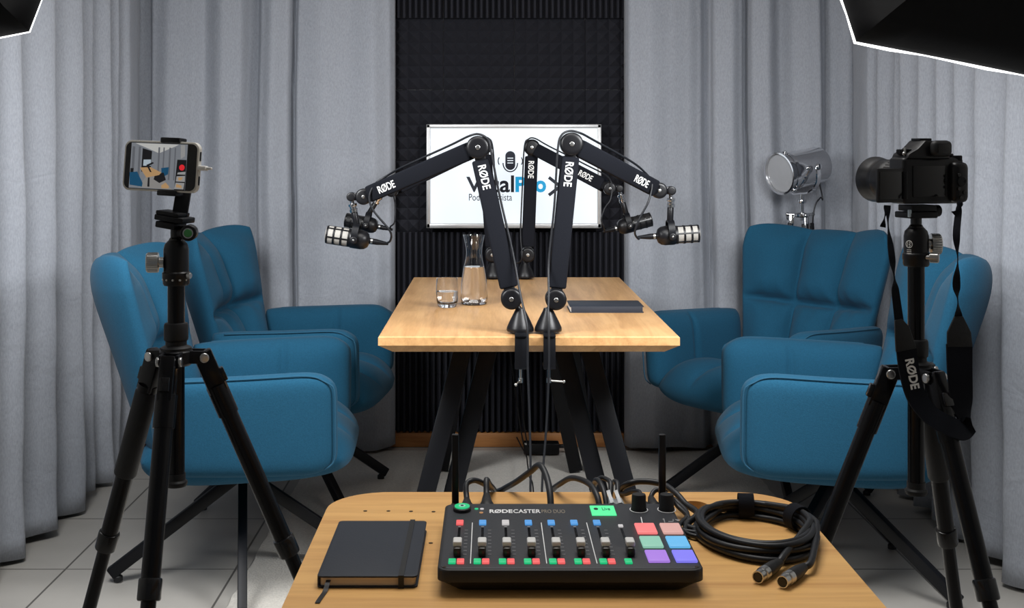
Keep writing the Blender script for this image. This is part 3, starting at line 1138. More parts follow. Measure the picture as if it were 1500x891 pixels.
ch0 = make_armchair()
chairs = [(-.725, 3.65, 3, 191, 'blue tufted armchair directly behind the phone tripod'),
          (-.70, 4.49, -6, 215, 'blue tufted armchair between the phone tripod chair and the foam wall'),
          (1.0, 3.62, 174, 135, 'blue tufted armchair directly behind the camera tripod'),
          (1.0, 4.47, 219, 180, 'blue tufted armchair in front of the chrome spotlight')]
for i, (x, y, a, b, lab) in enumerate(chairs):
    o = ch0 if i == 3 else copy_thing(ch0)
    o.location = (x, y, .0055)
    o.rotation_euler = (0, 0, R(a))
    o['label'] = lab
    turn_base(o, R(b - a))

# ------------------------------------------------------------------ chrome spotlight on a tripod
LX, LY = PX(1171, 4.96), 4.96
lamp = thing('studio_spotlight', 'chrome studio spotlight on a small tripod behind a blue armchair', 'spotlight', (LX, LY, 0))
hub = V((LX, LY, H - (316 - HY) * LY / F))
pv = P(1171, 276, LY)
c0, c1 = P(1200, 241, 5.0), P(1143, 254, 4.90)
ax = (c1 - c0).normalized()
L = (c1 - c0).length
bm = NB()
lathe(bm, [(0, -.012), (.05, -.010), (.070, .0), (.073, .01), (.075, L - .035), (.083, L - .033), (.083, L - .020), (.079, L - .018), (.079, L - .008), (.085, L - .006), (.085, L + .008),
           (.078, L + .008), (.076, L - .004), (.070, L - .03), (.05, .05), (0, .03)], c0, ax, 48)
hd = obj('lamp_head', bm, M['chrome'], lamp)
obj('lens', disc(NB(), c0 + ax * (L - .004), .076, .006, ax, .1), mat('frosted_lens', (.42, .43, .45), .35, metal=.2), hd, label='frosted grey lens')
for k in range(3):
    a_, s_, n_ = frame(ax)
    an = .6 + k * 2 * pi / 3
    obj('rim_screw', ball(NB(), c0 + ax * (L - .01) + (s_ * cos(an) + n_ * sin(an)) * .088, .006, 12), M['chrome'], hd)
cm = c0.lerp(c1, .45)
bm = NB()
sd = frame(ax)[2]
pts = [cm + sd * .092, cm + sd * .092 - EZ * .06, cm + sd * .05 - EZ * .095, cm - EZ * .098, cm - sd * .05 - EZ * .095, cm - sd * .092 - EZ * .06, cm - sd * .092]
ribbon(bm, pts, [ax] * 7, .02, .006, 4)
disc(bm, cm + sd * .098, .013, .016, sd)
disc(bm, cm - sd * .098, .013, .016, sd)
obj('yoke', bm, M['chrome'], lamp)
bm = NB()
rod(bm, cm - EZ * .096, (cm.x, cm.y, hub.z - .02), .0085, n=16)
lathe(bm, [(0, 0), (.016, 0), (.018, .006), (.016, .014), (0, .014)], (cm.x, cm.y, hub.z + .05), n=20)
lathe(bm, [(0, 0), (.026, 0), (.03, .004), (.03, .012), (.014, .018), (0, .018)], (cm.x, cm.y, hub.z - .006), n=24)
obj('stem', bm, M['chrome'], lamp)
for k in range(3):
    a = R(30 + 120 * k)
    d = V((cos(a), sin(a), 0))
    h0 = V((cm.x, cm.y, hub.z)) + d * .045
    h1 = V((cm.x, cm.y, 0)) + d * .12
    md = h0.lerp(h1, .10)
    bm = NB()
    bar(bm, h0.lerp(h1, .03), h1, .024, .016, (0, 0, 1), .003)
    lg = obj('leg', bm, M['black_metal'], lamp)
    bm = NB()
    rod(bm, h0 - d * .02 + EZ * .004, h0 + d * .012 + EZ * .004, .006, n=12)
    ball(bm, h0 + d * .014 + EZ * .004, .009, 12)
    bar(bm, h0 + EZ * .006, md, .008, .030, d, .001)
    obj('leg_bracket', bm, M['chrome'], lg)
obj('power_cord', tube(NB(), [c0 + V((.0, .0, -.07)), c0 + V((.014, 0, -.14)), V((cm.x + .075, cm.y + .01, hub.z + .07)), V((cm.x + .045, cm.y + .0, hub.z + .0)), V((cm.x + .03, cm.y, hub.z - .3)), V((cm.x + .03, cm.y, .3)), V((cm.x + .03, cm.y, .01))], .003, 8), M['cable'], lamp)

# ------------------------------------------------------------------ desk
DZ = .736
DX0, DX1, DY0, DY1 = -.232, .441, .92, 1.853
desk = thing('desk', 'rounded light wood desk in front carrying the audio mixer', 'desk', ((DX0 + DX1) / 2, (DY0 + DY1) / 2, 0))
bm = NB()
pol = rrect(DX1 - DX0, DY1 - DY0, .085, 10, (DX0 + DX1) / 2, (DY0 + DY1) / 2)
hp = ONZ(1018, 741, DZ)
hole = [(hp.x + .0195 * cos(k * pi / 16), hp.y + .024 * sin(k * pi / 16)) for k in range(32)]
edges = []
for loop in (pol, hole):
    vs = [bm.verts.new((a, b, DZ)) for a, b in loop]
    edges += [bm.edges.new((vs[i], vs[(i + 1) % len(vs)])) for i in range(len(vs))]
bmesh.ops.triangle_fill(bm, use_beauty=True, edges=edges, normal=(0, 0, 1))
r = bmesh.ops.extrude_face_region(bm, geom=bm.faces[:])
for v in r['geom']:
    if isinstance(v, bmesh.types.BMVert):
        v.co.z -= .026
obj('desktop', bm, M['beech'], desk, angle=30)
for px, py in ((535, 749), (569, 749), (602, 749.5), (635, 750), (631, 796)):
    q = ONZ(px, py, DZ)
    obj('dowel_hole', lathe(NB(), [(0, .0), (.0028, 0), (.0028, .0004), (0, .0004)], q, n=14), M['dark_hole'], desk)
for sx, sy in ((0, 0), (1, 0), (0, 1), (1, 1)):
    x = DX0 + .075 if sx == 0 else DX1 - .075
    y = DY0 + .075 if sy == 0 else DY1 - .09
    obj('leg', rod(NB(), (x, y, DZ - .026), (x, y, 0), .02, .014, bev=.002), M['beech'], desk)

# notebook on the desk
nb = notebook('black elastic banded notebook with a ribbon on the desk beside the mixer', -.2015, -.0845, 1.447, 1.663, DZ, .014, M['paper'])
bm = NB()
ex = -.1035
for z in (DZ + .0147, DZ - .0002 + .0004):
    box(bm, (ex, 1.555, z), (.0065, .2185, .0009))
for y in (1.447 - .0012, 1.663 + .0012):
    box(bm, (ex, y, DZ + .0075), (.0065, .0009, .0152))
obj('elastic_band', bm, M['black_rubber'], nb)
rb = [V((-.188, 1.46, DZ + .009)), V((-.1885, 1.443, DZ + .007)), V((-.190, 1.432, DZ + .0015)), V((-.1925, 1.412, DZ + .001)), V((-.194, 1.397, DZ + .001))]
obj('ribbon', ribbon(NB(), rb, [V((1, .1, 0))] * 5, .0055, .0006, 5), M['black_rubber'], nb)

# ------------------------------------------------------------------ audio mixer
MZ = .766
MX0, MX1, MY0, MY1 = -.0605, .2448, 1.420, 1.688
mx = thing('audio_mixer', 'black audio mixer with lit pads and eight faders on the desk', 'audio mixer', ((MX0 + MX1) / 2, (MY0 + MY1) / 2, DZ))
mcx, mcy = (MX0 + MX1) / 2, (MY0 + MY1) / 2
W_, D_ = MX1 - MX0, MY1 - MY0
bm = NB()
secs = [(0, .0005, .020, .012), (-0, -.0, .006, .014), (0, 0, 0, .016), (0, 0, 0, .016), (0, 0, .0015, .016)]
loops = []
for (z, ins) in ((DZ + .001, .019), (DZ + .012, .006), (MZ - .014, 0), (MZ - .002, 0), (MZ - .0006, .0008), (MZ, .0028)):
    loops.append([bm.verts.new((x, y, z)) for x, y in rrect(W_ - 2 * ins, D_ - 2 * ins, .014, 6, mcx, mcy)])
for A, B in zip(loops, loops[1:]):
    for j in range(len(A)):
        bm.faces.new((A[j], A[(j + 1) % len(A)], B[(j + 1) % len(A)], B[j]))
bm.faces.new(loops[0])
bm.faces.new(loops[-1])
M['mixer_shell'] = mat('mixer_shell', (.011, .011, .012), .5, scale=300, bump=.03)
M['mixer_face'] = mat('mixer_face', (.030, .032, .038), .55, scale=300, bump=.03)
obj('body', bm, M['mixer_shell'], mx)
fp = obj('face_panel', prism(NB(), rrect(W_ - .007, D_ - .007, .012, 6, mcx, mcy), (0, 0, MZ - .0004), (1, 0, 0), (0, 1, 0), .0009, bev=.0003), M['mixer_face'], mx)
FZ = MZ + .0005
on = lambda px, py: ONZ(px, py, FZ)
EY = V((0, 1, 0))
EXX = V((1, 0, 0))
for px, py in ((663, 738.5), (651, 831), (1020.5, 830.5), (1008.5, 793.5)):
    obj('screw', lathe(NB(), [(0, 0), (.0022, 0), (.0022, .0003), (0, .0003)], on(px, py), n=14), M['dark_hole'], fp)
G = {'red': glow('lit_red', (.95, .14, .14), .8), 'blue': glow('lit_blue', (.10, .36, .80), .75), 'white': glow('lit_white', (.62, .60, .60), .75),
     'green': glow('lit_green', (.02, .58, .22), .8), 'salmon': glow('lit_salmon', (.95, .22, .22), .85), 'rose': glow('lit_rose', (.72, .40, .36), .8),
     'mint': glow('lit_mint', (.30, .62, .48), .75), 'sky': glow('lit_sky', (.14, .48, .82), .85), 'violet': glow('lit_violet', (.42, .22, .78), .8),
     'indigo': glow('lit_indigo', (.22, .20, .85), .9), 'display': glow('lit_display', (.10, .85, .34), .9), 'amber': glow('lit_amber', (.6, .3, .12), .5)}
FX = [-.0388 + .02925 * i for i in range(8)]
topcol = ['red', 'blue', 'white', 'blue', 'blue', 'blue', 'blue', 'white']
sy0, sy1 = 1.466, 1.578
M['fader_cap'] = mat('grey_fader_cap', (.82, .81, .79), .4)
M['fader_skirt'] = mat('dark_fader_skirt', (.03, .026, .022), .3)
M['print_grey'] = mat('grey_print', (.25, .25, .26), .6)
M['print_white'] = mat('light_print', (.92, .92, .92), .6)
M['print_bronze'] = mat('bronze_print', (.30, .26, .20), .5)
for i, x in enumerate(FX):
    last = i == 7
    obj('fader_slot', box(NB(), (x, (sy0 + sy1) / 2, FZ), (.0032, sy1 - sy0, .0006)), M['screen_off'], mx)
    if last:
        obj('channel_button', box(NB(), (x, 1.583, FZ + .0008), (.006, .008, .002), bev=.0006), G['white'], mx)
    else:
        obj('channel_button', box(NB(), (x, 1.5955, FZ + .0012), (.0092, .017, .0028), bev=.0009), G[topcol[i]], mx, label=f'lit {topcol[i]} button')
        obj('level_mark', box(NB(), (x, 1.5815, FZ), (.0035, .004, .0006)), M['print_grey'], mx)
    yk = 1.476
    cap = obj('fader_cap', box(NB(), (x, yk + .002, FZ + .0135), (.0105, .019, .0065), bev=.0018, seg=3), M['fader_cap'], mx)
    obj('fader_skirt', box(NB(), (x, yk - .002, FZ + .0055), (.0095, .022, .011), bev=.0025), M['fader_skirt'], cap)
    if not last:
        bm = NB()
        for k in range(8):
            box(bm, (x + .0088, 1.474 + k * .0133, FZ), (.0042, .0017, .0005))
        obj('level_scale', bm, M['print_grey'], mx)
    obj('mute_button', box(NB(), (x - .0054, 1.4455, FZ + .0012), (.0085, .0145, .0028), bev=.0009), G['green'], mx, label='lit green button')
    if not last:
        obj('listen_button', box(NB(), (x + .0044, 1.4455, FZ + .0012), (.0085, .0145, .0028), bev=.0009), G['red'], mx, label='lit red button')
for x in (-.0228, .0655, .1238):
    obj('divider_line', box(NB(), (x, 1.520, FZ), (.0010, .158, .0005)), M['print_white'], mx)
for j, y in enumerate((1.569, 1.5155, 1.4625)):
    for i, x in enumerate((.1962, .2283)):
        c_ = (('salmon', 'rose'), ('mint', 'sky'), ('violet', 'indigo'))[j][i]
        pd = obj('pad', box(NB(), (x, y, FZ + .0015), (.0252, .0395, .0034), bev=.0014, seg=3), G[c_], mx, label=f'lit {c_} pad')
# display, knobs, power button, print
dp = obj('display', box(NB(), (.1495, 1.650, FZ + .0006), (.0325, .043, .0018), bev=.0008), G['display'], mx, label='lit green display')
bm = NB()
lathe(bm, [(0, 0), (.003, 0), (.003, .0003), (0, .0003)], (.1405, 1.655, FZ + .0015), n=12, sy=1.6)
obj('leaf_symbol', bm, M['navy'], dp)
text_part('Live', (.1487, 1.649, FZ + .0015), EXX, EY, .0105, .012, M['navy'], dp, depth=.0003)
for x in (.1977, .2347):
    kb = obj('dial', lathe(NB(), [(0, 0), (.0105, 0), (.0105, .003), (.0098, .004), (.0094, .019), (.0086, .021), (0, .021)], (x, 1.656, FZ), n=36), M['black_rubber'], mx)
    obj('dial_ring', lathe(NB(), [(.0112, 0), (.0122, 0), (.0122, .0006), (.0112, .0006), (.0112, 0)], (x, 1.656, FZ), n=36, sy=1.25), M['print_white'], mx)
pk_ = obj('power_dial', lathe(NB(), [(0, 0), (.0118, 0), (.0118, .004), (.0105, .005), (0, .005)], (-.0372, 1.654, FZ), n=36, sy=1.25), M['black_rubber'], mx)
obj('lit_ring', lathe(NB(), [(.0045, .005), (.0100, .005), (.0100, .0062), (.0045, .0062), (.0045, .005)], (-.0372, 1.654, FZ), n=36, sy=1.25), G['green'], pk_)
obj('centre_cap', lathe(NB(), [(0, .005), (.0046, .005), (.0046, .0064), (0, .0064)], (-.0372, 1.654, FZ), n=24, sy=1.25), G['mint'], pk_)
obj('centre_dot', lathe(NB(), [(0, .0064), (.0020, .0064), (.0020, .0068), (0, .0068)], (-.0372, 1.654, FZ), n=16, sy=1.25), M['navy'], pk_)
for px, py, c_ in ((698, 746, 'green'), (706, 746, 'white'), (705, 751.5, 'amber')):
    obj('status_light', lathe(NB(), [(0, 0), (.0026, 0), (.0026, .0006), (0, .0006)], on(px, py), n=16, sy=1.3), G[c_], mx)
text_part('RØDE', on(717, 752), EXX, EY, .0305, .0165, M['print_white'], mx, depth=.0003, bold=.03)
text_part('CASTER', on(717, 752) + V((.0315, 0, 0)), EXX, EY, .036, .0165, M['print_white'], mx, depth=.0003, bold=.012)
text_part('PRO DUO', on(717, 752) + V((.0690, 0, 0)), EXX, EY, .031, .0155, M['print_bronze'], mx, depth=.0003)
# marks beside the dials
bm = NB()
bar(bm, on(939, 758), on(941, 767), .0012, .0005, (0, 0, 1))
obj('dial_mark', bm, M['print_white'], mx)
bm = NB()
h0 = on(974, 764)
ball(bm, on(972, 761), .0016, 10, sc=(1, 1.4, .2))
bar(bm, on(972, 760), on(974, 766), .0014, .0005, (0, 0, 1))
bar(bm, on(979, 764.5), on(986, 764.5), .003, .0005, (0, 0, 1))
bar(bm, on(986, 764.5), on(986, 761), .0012, .0005, (0, 0, 1))
obj('headphone_mark', bm, M['print_grey'], mx)
bm = NB()
prism(bm, [(0, 0), (.0035, .009), (-.0035, .009)], on(993.5, 764.5), EXX, EY, .0004)
obj('arrow_mark', bm, M['print_grey'], mx)
for px in (667, 970):
    x = PX(px, 1.705)
    bm = NB()
    box(bm, (x, 1.705, .797), (.0095, .008, .118), bev=.0015)
    box(bm, (x, 1.70, DZ + .012), (.012, .022, .016), bev=.002)
    obj('antenna', bm, M['black_plastic'], mx)
for x, y in ((MX0 + .035, MY0 + .04), (MX1 - .035, MY0 + .04), (MX0 + .035, MY1 - .04), (MX1 - .035, MY1 - .04)):
    obj('rubber_foot', lathe(NB(), [(0, 0), (.008, 0), (.008, .002), (0, .002)], (x, y, DZ), n=14), M['black_rubber'], mx)


# ------------------------------------------------------------------ cables behind the mixer
def C(cx, cy, d):                                   # points read off the enlarged view of the mixer
    return P(620 + cx * .29333, 630 + cy * .29333, d)


def plug_boot(bm, o, d, s=1.0):
    lathe(bm, [(0, 0), (.0088 * s, 0), (.0092 * s, .002), (.0092 * s, .012 * s), (.0075 * s, .017 * s), (.0058 * s, .030 * s), (.0042 * s, .040 * s), (0, .040 * s)], o, d, 20)


def lead(label, pts, r=.0036, boot=None, clear=False):
    t = thing('mixer_cable', label, 'cable', V(pts[0]), 'cables plugged into the back of the mixer')
    if boot:
        bm = NB()
        d = (V(pts[1]) - V(pts[0])).normalized()
        plug_boot(bm, V(pts[0]) - d * .004, d, boot)
        pl = obj('plug', bm, M['black_rubber'], t)
        obj('plug_ring', lathe(NB(), [(0, -.014 * boot), (.0078 * boot, -.014 * boot), (.0078 * boot, -.002), (0, -.002)], V(pts[0]), d, 20), M['steel'], pl)
        if clear:
            bm = NB()
            rod(bm, V(pts[0]) + d * .012, V(pts[0]) + d * .030, .0075, .006, n=16)
            bar(bm, V(pts[0]) + d * .012 + V((0, 0, .006)), V(pts[0]) + d * .034 + V((-.003, 0, .012)), .005, .003)
            obj('clear_tab', bm, M['clear_plastic'], pl)
    obj('cord', tube(NB(), pts, r, 10, 6), M['cable'], t)
    return t


M['clear_plastic'] = mat('clear_plastic', (.85, .87, .9), .15, trans=.55, ior=1.4)
yb = MY1 + .014
zb = DZ + .018
X = lambda cx: C(cx, 345, 1.71).x
lead('cable with a black plug nearest the lit green dial, looping over', [V((X(218), yb, zb)), V((X(216), 1.735, .757)), C(215, 275, 1.755), C(252, 252, 1.765), C(300, 268, 1.79), C(345, 298, 1.87), C(375, 340, 1.91), C(395, 480, 1.93), C(395, 800, 1.95)], .0040, 1.0)
lead('cable with an upright black plug, second along the mixer back', [V((X(318), yb, zb)), V((X(316), 1.735, .762)), C(315, 262, 1.755), C(318, 250, 1.765), C(330, 272, 1.80), C(352, 298, 1.87), C(365, 345, 1.905), C(372, 480, 1.92), C(372, 800, 1.94)], .0042, 1.08)
lead('thick cable arching highest above the desk behind the mixer', [V((X(636), 1.695, .748)), C(632, 310, 1.72), C(612, 225, 1.75), C(580, 176, 1.775), C(530, 212, 1.80), C(460, 262, 1.84), C(400, 296, 1.89), C(350, 335, 1.93), C(320, 480, 1.95), C(315, 800, 1.97)], .0046)
lead('cable making a low arch right of the highest one', [V((X(880), 1.695, .75)), C(868, 330, 1.715), C(826, 268, 1.75), C(745, 240, 1.79), C(685, 268, 1.83), C(645, 300, 1.88), C(615, 350, 1.91), C(600, 480, 1.93), C(600, 800, 1.95)], .0042)
lead('slim cable beside the clear tabbed plugs, bending back', [V((X(915), 1.697, .75)), C(905, 320, 1.72), C(882, 262, 1.745), C(862, 250, 1.77), C(850, 278, 1.83), C(846, 310, 1.885), C(846, 480, 1.91), C(846, 800, 1.93)], .0036)
lead('cable with the first clear tabbed plug behind the display', [V((X(945), yb, zb - .004)), V((X(943), 1.735, .758)), C(936, 270, 1.758), C(915, 246, 1.775), C(885, 240, 1.79), C(860, 268, 1.84), C(853, 310, 1.895), C(853, 480, 1.92), C(853, 800, 1.94)], .0034, .82, True)
lead('cable with the second clear tabbed plug, nearer the dials', [V((X(988), yb, zb - .004)), V((X(982), 1.735, .758)), C(970, 275, 1.76), C(962, 258, 1.775), C(950, 262, 1.82), C(940, 300, 1.89), C(938, 480, 1.91), C(938, 800, 1.93)], .0034, .82, True)
lead('angled plug cable behind the first black dial', [V((X(1105), yb, zb)), V((X(1098), 1.735, .757)), C(1080, 312, 1.755), C(1050, 308, 1.775), C(1010, 320, 1.80), C(985, 318, 1.85), C(968, 340, 1.89), C(962, 480, 1.91), C(962, 800, 1.93)], .0034, .95)
coilp = V((.3476, 1.63, DZ))
lead('long cable sweeping from the mixer back past the grommet to the coil', [C(960, 480, 1.93), C(962, 360, 1.895), C(985, 296, 1.84), C(1025, 270, 1.80), C(1090, 257, 1.80), C(1190, 270, 1.79), C(1260, 315, 1.76), C(1310, 370, 1.735), C(1370, 420, 1.70), V((.262, 1.668, .742)), V((.281, 1.645, .742))], .0045)
lead('cable from the plug by the tall antenna to the coil', [V((X(1150), yb, zb)), V((X(1150), 1.738, .760)), C(1165, 300, 1.75), C(1215, 322, 1.745), C(1270, 362, 1.735), C(1320, 425, 1.70), V((.250, 1.655, .7425)), V((.276, 1.63, .7425))], .0034, 1.0)
lead('cable lying lowest on the desk between mixer and coil', [V((X(1200), 1.70, .748)), C(1225, 335, 1.73), C(1275, 385, 1.722), C(1325, 440, 1.69), V((.257, 1.64, .7415)), V((.281, 1.612, .7415))], .0034)

# ------------------------------------------------------------------ coiled cable
co = thing('coiled_cable', 'coiled black cable with two silver connectors and velcro ties on the desk', 'cable coil', coilp)
rnd = random.Random(5)
pts = []
N = 7
rt = .0043
for k in range(N * 24 + 1):
    a = 2 * pi * k / 24 + 2.4
    lp = int(k / 24)
    ph = rnd.uniform(-1, 1) if k % 8 == 0 else 0
    lay = [0, 0, 0, 1, 1, 2, 2][min(lp, 6)]
    rad_ = [.0735, .0625, .068, .0715, .064, .069, .0655][min(lp, 6)]
    t = (k % 24) / 24
    nx = [.0735, .0625, .068, .0715, .064, .069, .0655, .066][min(lp + 1, 7)]
    nl = [0, 0, 0, 1, 1, 2, 2, 2][min(lp + 1, 7)]
    w = max(0, (t - .8) / .2)
    rr_ = rad_ + (nx - rad_) * w + .0016 * sin(3 * a + lp)
    zz = rt + .0004 + (lay + (nl - lay) * w) * (rt * 1.85) + .0012 * (1 + sin(2 * a + lp * 1.7))
    pts.append(coilp + V((rr_ * 1.04 * cos(a), rr_ * 1.38 * sin(a), zz)))
coil_cord = obj('cord', tube(NB(), pts, rt, 10, 2), M['cable'], co)
for (ex_, ey_), lab in (((1110, 846), 1), ((1146, 853), 2)):
    tip = ONZ(ex_, ey_, DZ + .0085)
    far = ONZ(ex_ + 62, ey_ - 42, DZ + .0095)
    d = (far - tip).normalized()
    bm = NB()
    lathe(bm, [(0, 0.004), (.0052, 0.004), (.0060, 0), (.0072, 0), (.0072, .010), (.0066, .0105), (.0066, .012), (.0082, .0125), (.0082, .022), (0, .022)], tip, d, 28)
    pl = obj('connector', bm, M['steel'], co, label='silver connector')
    obj('socket', lathe(NB(), [(0, -.0002), (.0050, -.0002), (.0050, .0045), (0, .0045)], tip, d, 20), M['black_gloss'], pl)
    bm = NB()
    lathe(bm, [(0, .021), (.0080, .021), (.0082, .025), (.0076, .045), (.0056, .060), (.0048, .066), (0, .066)], tip, d, 24)
    obj('boot', bm, M['black_rubber'], pl)
    e = tip + d * .06
    q = coilp
    if lab == 1:
        tail = [e, e + d * .02 + V((0, 0, .006)), q + V((.060, -.030, .026)), q + V((.070, .005, .027)), q + V((.062, .045, .026)), q + V((.03, .083, .022))]
    else:
        tail = [e, e + d * .02 + V((.002, 0, .004)), q + V((.074, -.022, .020)), q + V((.078, .012, .022)), q + V((.066, .055, .022)), q + V((.034, .090, .018))]
    obj('cord_end', tube(NB(), tail, .0044, 10, 6), M['cable'], co)
for px, py, hh in ((1089, 752, .032), (1172, 776, .034)):
    q = ONZ(px, py, DZ)
    d = V((q.x - coilp.x, (q.y - coilp.y) / 1.38, 0)).normalized()
    d = V((d.x, d.y * 1.38, 0)).normalized()
    a = math.atan2((q.y - coilp.y) / 1.38, (q.x - coilp.x) / 1.04)
    ctr = coilp + V((.0675 * 1.04 * cos(a), .0675 * 1.38 * sin(a), 0))
    tn = V((-1.04 * sin(a), 1.38 * cos(a), 0)).normalized()
    nr = tn.cross(V((0, 0, 1)))
    loop = [ctr + nr * (.0155 * cos(k * pi / 8)) + V((0, 0, .0165 + .0165 * sin(k * pi / 8))) for k in range(16)]
    bm = NB()
    ribbon(bm, loop + loop[:1], [tn] * 17, .021, .0018, 3)
    obj('velcro_tie', bm, M['sleeve'], co)


# ------------------------------------------------------------------ tripods
def tripod(label, base, apex_z, col_bottom, head_z0, head_z1, legs, flip, grip):
    """base: plan position; legs: list of (angle, reach); head from head_z0 to head_z1"""
    bx, by = base
    t = thing('tripod', label, 'tripod', (bx, by, 0), 'photo tripods')
    c = lambda z: V((bx, by, z))
    bm = NB()
    rod(bm, c(col_bottom + .006), c(head_z0 + .004), .0132, n=24)
    cc = obj('centre_column', bm, M['anodised'], t)
    obj('column_cap', lathe(NB(), [(0, 0), (.016, 0), (.0175, .003), (.0175, .007), (.0145, .010), (.0145, .02), (0, .02)], c(col_bottom), n=24), M['black_rubber'], cc)
    bm = NB()
    lathe(bm, [(.0134, .01), (.024, .01), (.024, .014), (.0165, .018), (.0165, .024), (.0185, .026), (.0188, .028), (.0188, .048), (.0175, .052), (.0134, .053)], c(apex_z), n=28)
    obj('column_lock', bm, M['black_rubber'], t)
    bm = NB()
    lathe(bm, [(0, -.014), (.022, -.014), (.026, -.010), (.026, .008), (.022, .012), (0, .012)], c(apex_z), n=28)
    for an, reach in legs:
        d = V((cos(an), sin(an), 0))
        s = V((-sin(an), cos(an), 0))
        for q in (-1, 1):
            bar(bm, c(apex_z) + d * .012 + s * (.013 * q), c(apex_z - .002) + d * .046 + s * (.013 * q), .005, .020, (0, 0, 1), .001)
    obj('crown', bm, M['black_metal'], t)
    for i, (an, reach) in enumerate(legs):
        d = V((cos(an), sin(an), 0))
        s = V((-sin(an), cos(an), 0))
        p0 = c(apex_z - .002) + d * .042
        p1 = V((bx, by, .016)) + d * reach
        ax = (p1 - p0).normalized()
        L = (p1 - p0).length
        bm = NB()
        bar(bm, p0 - ax * .008, p0 + ax * .062, .024, .030, d, .004)
        rod(bm, p0 + ax * .05, p0 + ax * .10, .0165, n=22)
        rod(bm, p0 + ax * .09, p0 + ax * (L * .34), .0142, n=22)
        lg = obj('leg', bm, M['anodised'], t)
        for q in (1, -1):
            obj('pivot_bolt', disc(NB(), p0 + s * (.017 * q), .0075, .006, s, n=18), M['steel'], lg)
        bm = NB()
        bar(bm, p0 + ax * .020 + d * .018, p0 + ax * .042 + d * .018, .016, .008, d, .002)
        obj('angle_catch', bm, M['black_gloss'], lg)
        if i in grip:
            obj('foam_grip', rod(NB(), p0 + ax * .06, p0 + ax * (L * .22), .0182, n=24, bev=.004), M['black_rubber'], lg)
        bm = NB()
        rod(bm, p0 + ax * (L * .32), p0 + ax * (L * .66), .0112, n=20)
        rod(bm, p0 + ax * (L * .64), p1, .0086, n=18)
        obj('leg_extension', bm, M['anodised'], lg)
        for q, r_ in ((.345, .0172), (.66, .0138)):
            obj('twist_lock', rod(NB(), p0 + ax * (L * q - .018), p0 + ax * (L * q + .014), r_, n=24, bev=.003), M['black_gloss'], lg)
        obj('rubber_foot', lathe(NB(), [(0, -.003), (.010, -.003), (.0135, .003), (.0135, .012), (.0095, .026), (0, .026)], V((p1.x, p1.y, .003)), -ax, 18), M['black_rubber'], lg)
    # ball head
    hh = head_z1 - head_z0
    bm = NB()
    lathe(bm, [(0, 0), (.0185, 0), (.0205, .003), (.0205, .010), (.0215, .012), (.0215, .020), (.0195, .022), (.0195, hh - .014), (.0175, hh - .006), (.012, hh), (0, hh)], c(head_z0), n=36)
    hb = obj('ball_head', bm, M['black_plastic'], t)
    bm = NB()
    rod(bm, c(head_z1 - .004), c(head_z1 + .022), .0088, n=20)
    ball(bm, c(head_z1 - .004), .0125, 20)
    obj('ball_stem', bm, M['black_gloss'], hb)
    return t, hb


def knob(bm, o, d, r, h, ribs=24):
    a, s, n = frame(d)
    lathe(bm, [(0, 0), (r * .55, 0), (r * .55, h * .25), (r, h * .3), (r, h * .94), (r * .94, h), (0, h)], o, d, 40)
    for k in range(ribs):
        an = 2 * pi * k / ribs
        off = (s * cos(an) + n * sin(an)) * r
        bar(bm, V(o) + a * (h * .34) + off, V(o) + a * (h * .92) + off, .0016, .0014, off)


# -- phone tripod
tz = 1.95
tx = PX(258, tz)
ZP = lambda py, d=tz: H - (py - HY) * d / F
t1, hb1 = tripod('black tripod holding the phone, on the tiles before a blue armchair', (tx, tz), ZP(522), ZP(712), ZP(418), ZP(352),
                 [(R(16), .42), (R(150), .36), (R(-90), .36)], -1, (1,))
bm = NB()
knob(bm, V((tx - .018, tz - .006, ZP(384))), V((-1, -.15, 0)), .0152, .026)
obj('tension_knob', bm, M['steel'], t1, label='silver tension knob')
for k in range(5):
    a = R(-150 + 30 * k)
    obj('index_dot', ball(NB(), V((tx + .0205 * cos(a), tz + .0205 * sin(a), ZP(409))), .002, 8), M['steel'], hb1)
bm = NB()
knob(bm, V((tx + .018, tz - .008, ZP(403))), V((1, -.4, 0)), .0042, .008, 10)
obj('pan_lock', bm, M['steel'], hb1)
yaw = R(-16)
rz = Matrix.Rotation(yaw, 3, 'Z')
cpl = V((PX(256, tz), tz, ZP(322)))
bm = NB()
tlt = rz @ Matrix.Rotation(R(8), 3, 'Y')
box(bm, cpl + V((0, 0, .002)), (.050, .040, .009), tlt, .002)
box(bm, cpl + V((-.003, 0, .010)), (.040, .036, .006), tlt, .0015)
box(bm, cpl + V((-.006, 0, -.008)), (.034, .038, .010), tlt, .002)
qp = obj('quick_release', bm, M['black_metal'], t1)
kc = V((PX(281, tz), tz - .012, ZP(340)))
bm = NB()
rod(bm, kc + rz @ V((-.018, 0, 0)), kc + rz @ V((.0, 0, 0)), .010, n=24)
disc(bm, kc + V((0, -.004, 0)), .0125, .026, (0.1, -1, 0), .2)
obj('clamp_knob', bm, M['black_plastic'], qp)
bm = NB()
disc(bm, kc + V((.001, -.0175, 0)), .0062, .003, (0.1, -1, 0), .2)
obj('spirit_level', bm, mat('green_spirit_level', (.05, .22, .07), .2), qp, label='green spirit level')
obj('level_ring', lathe(NB(), [(.0064, 0), (.008, 0), (.008, .002), (.0064, .002), (.0064, 0)], kc + V((.001, -.0165, 0)), (0.1, -1, 0), 24), M['steel'], qp)
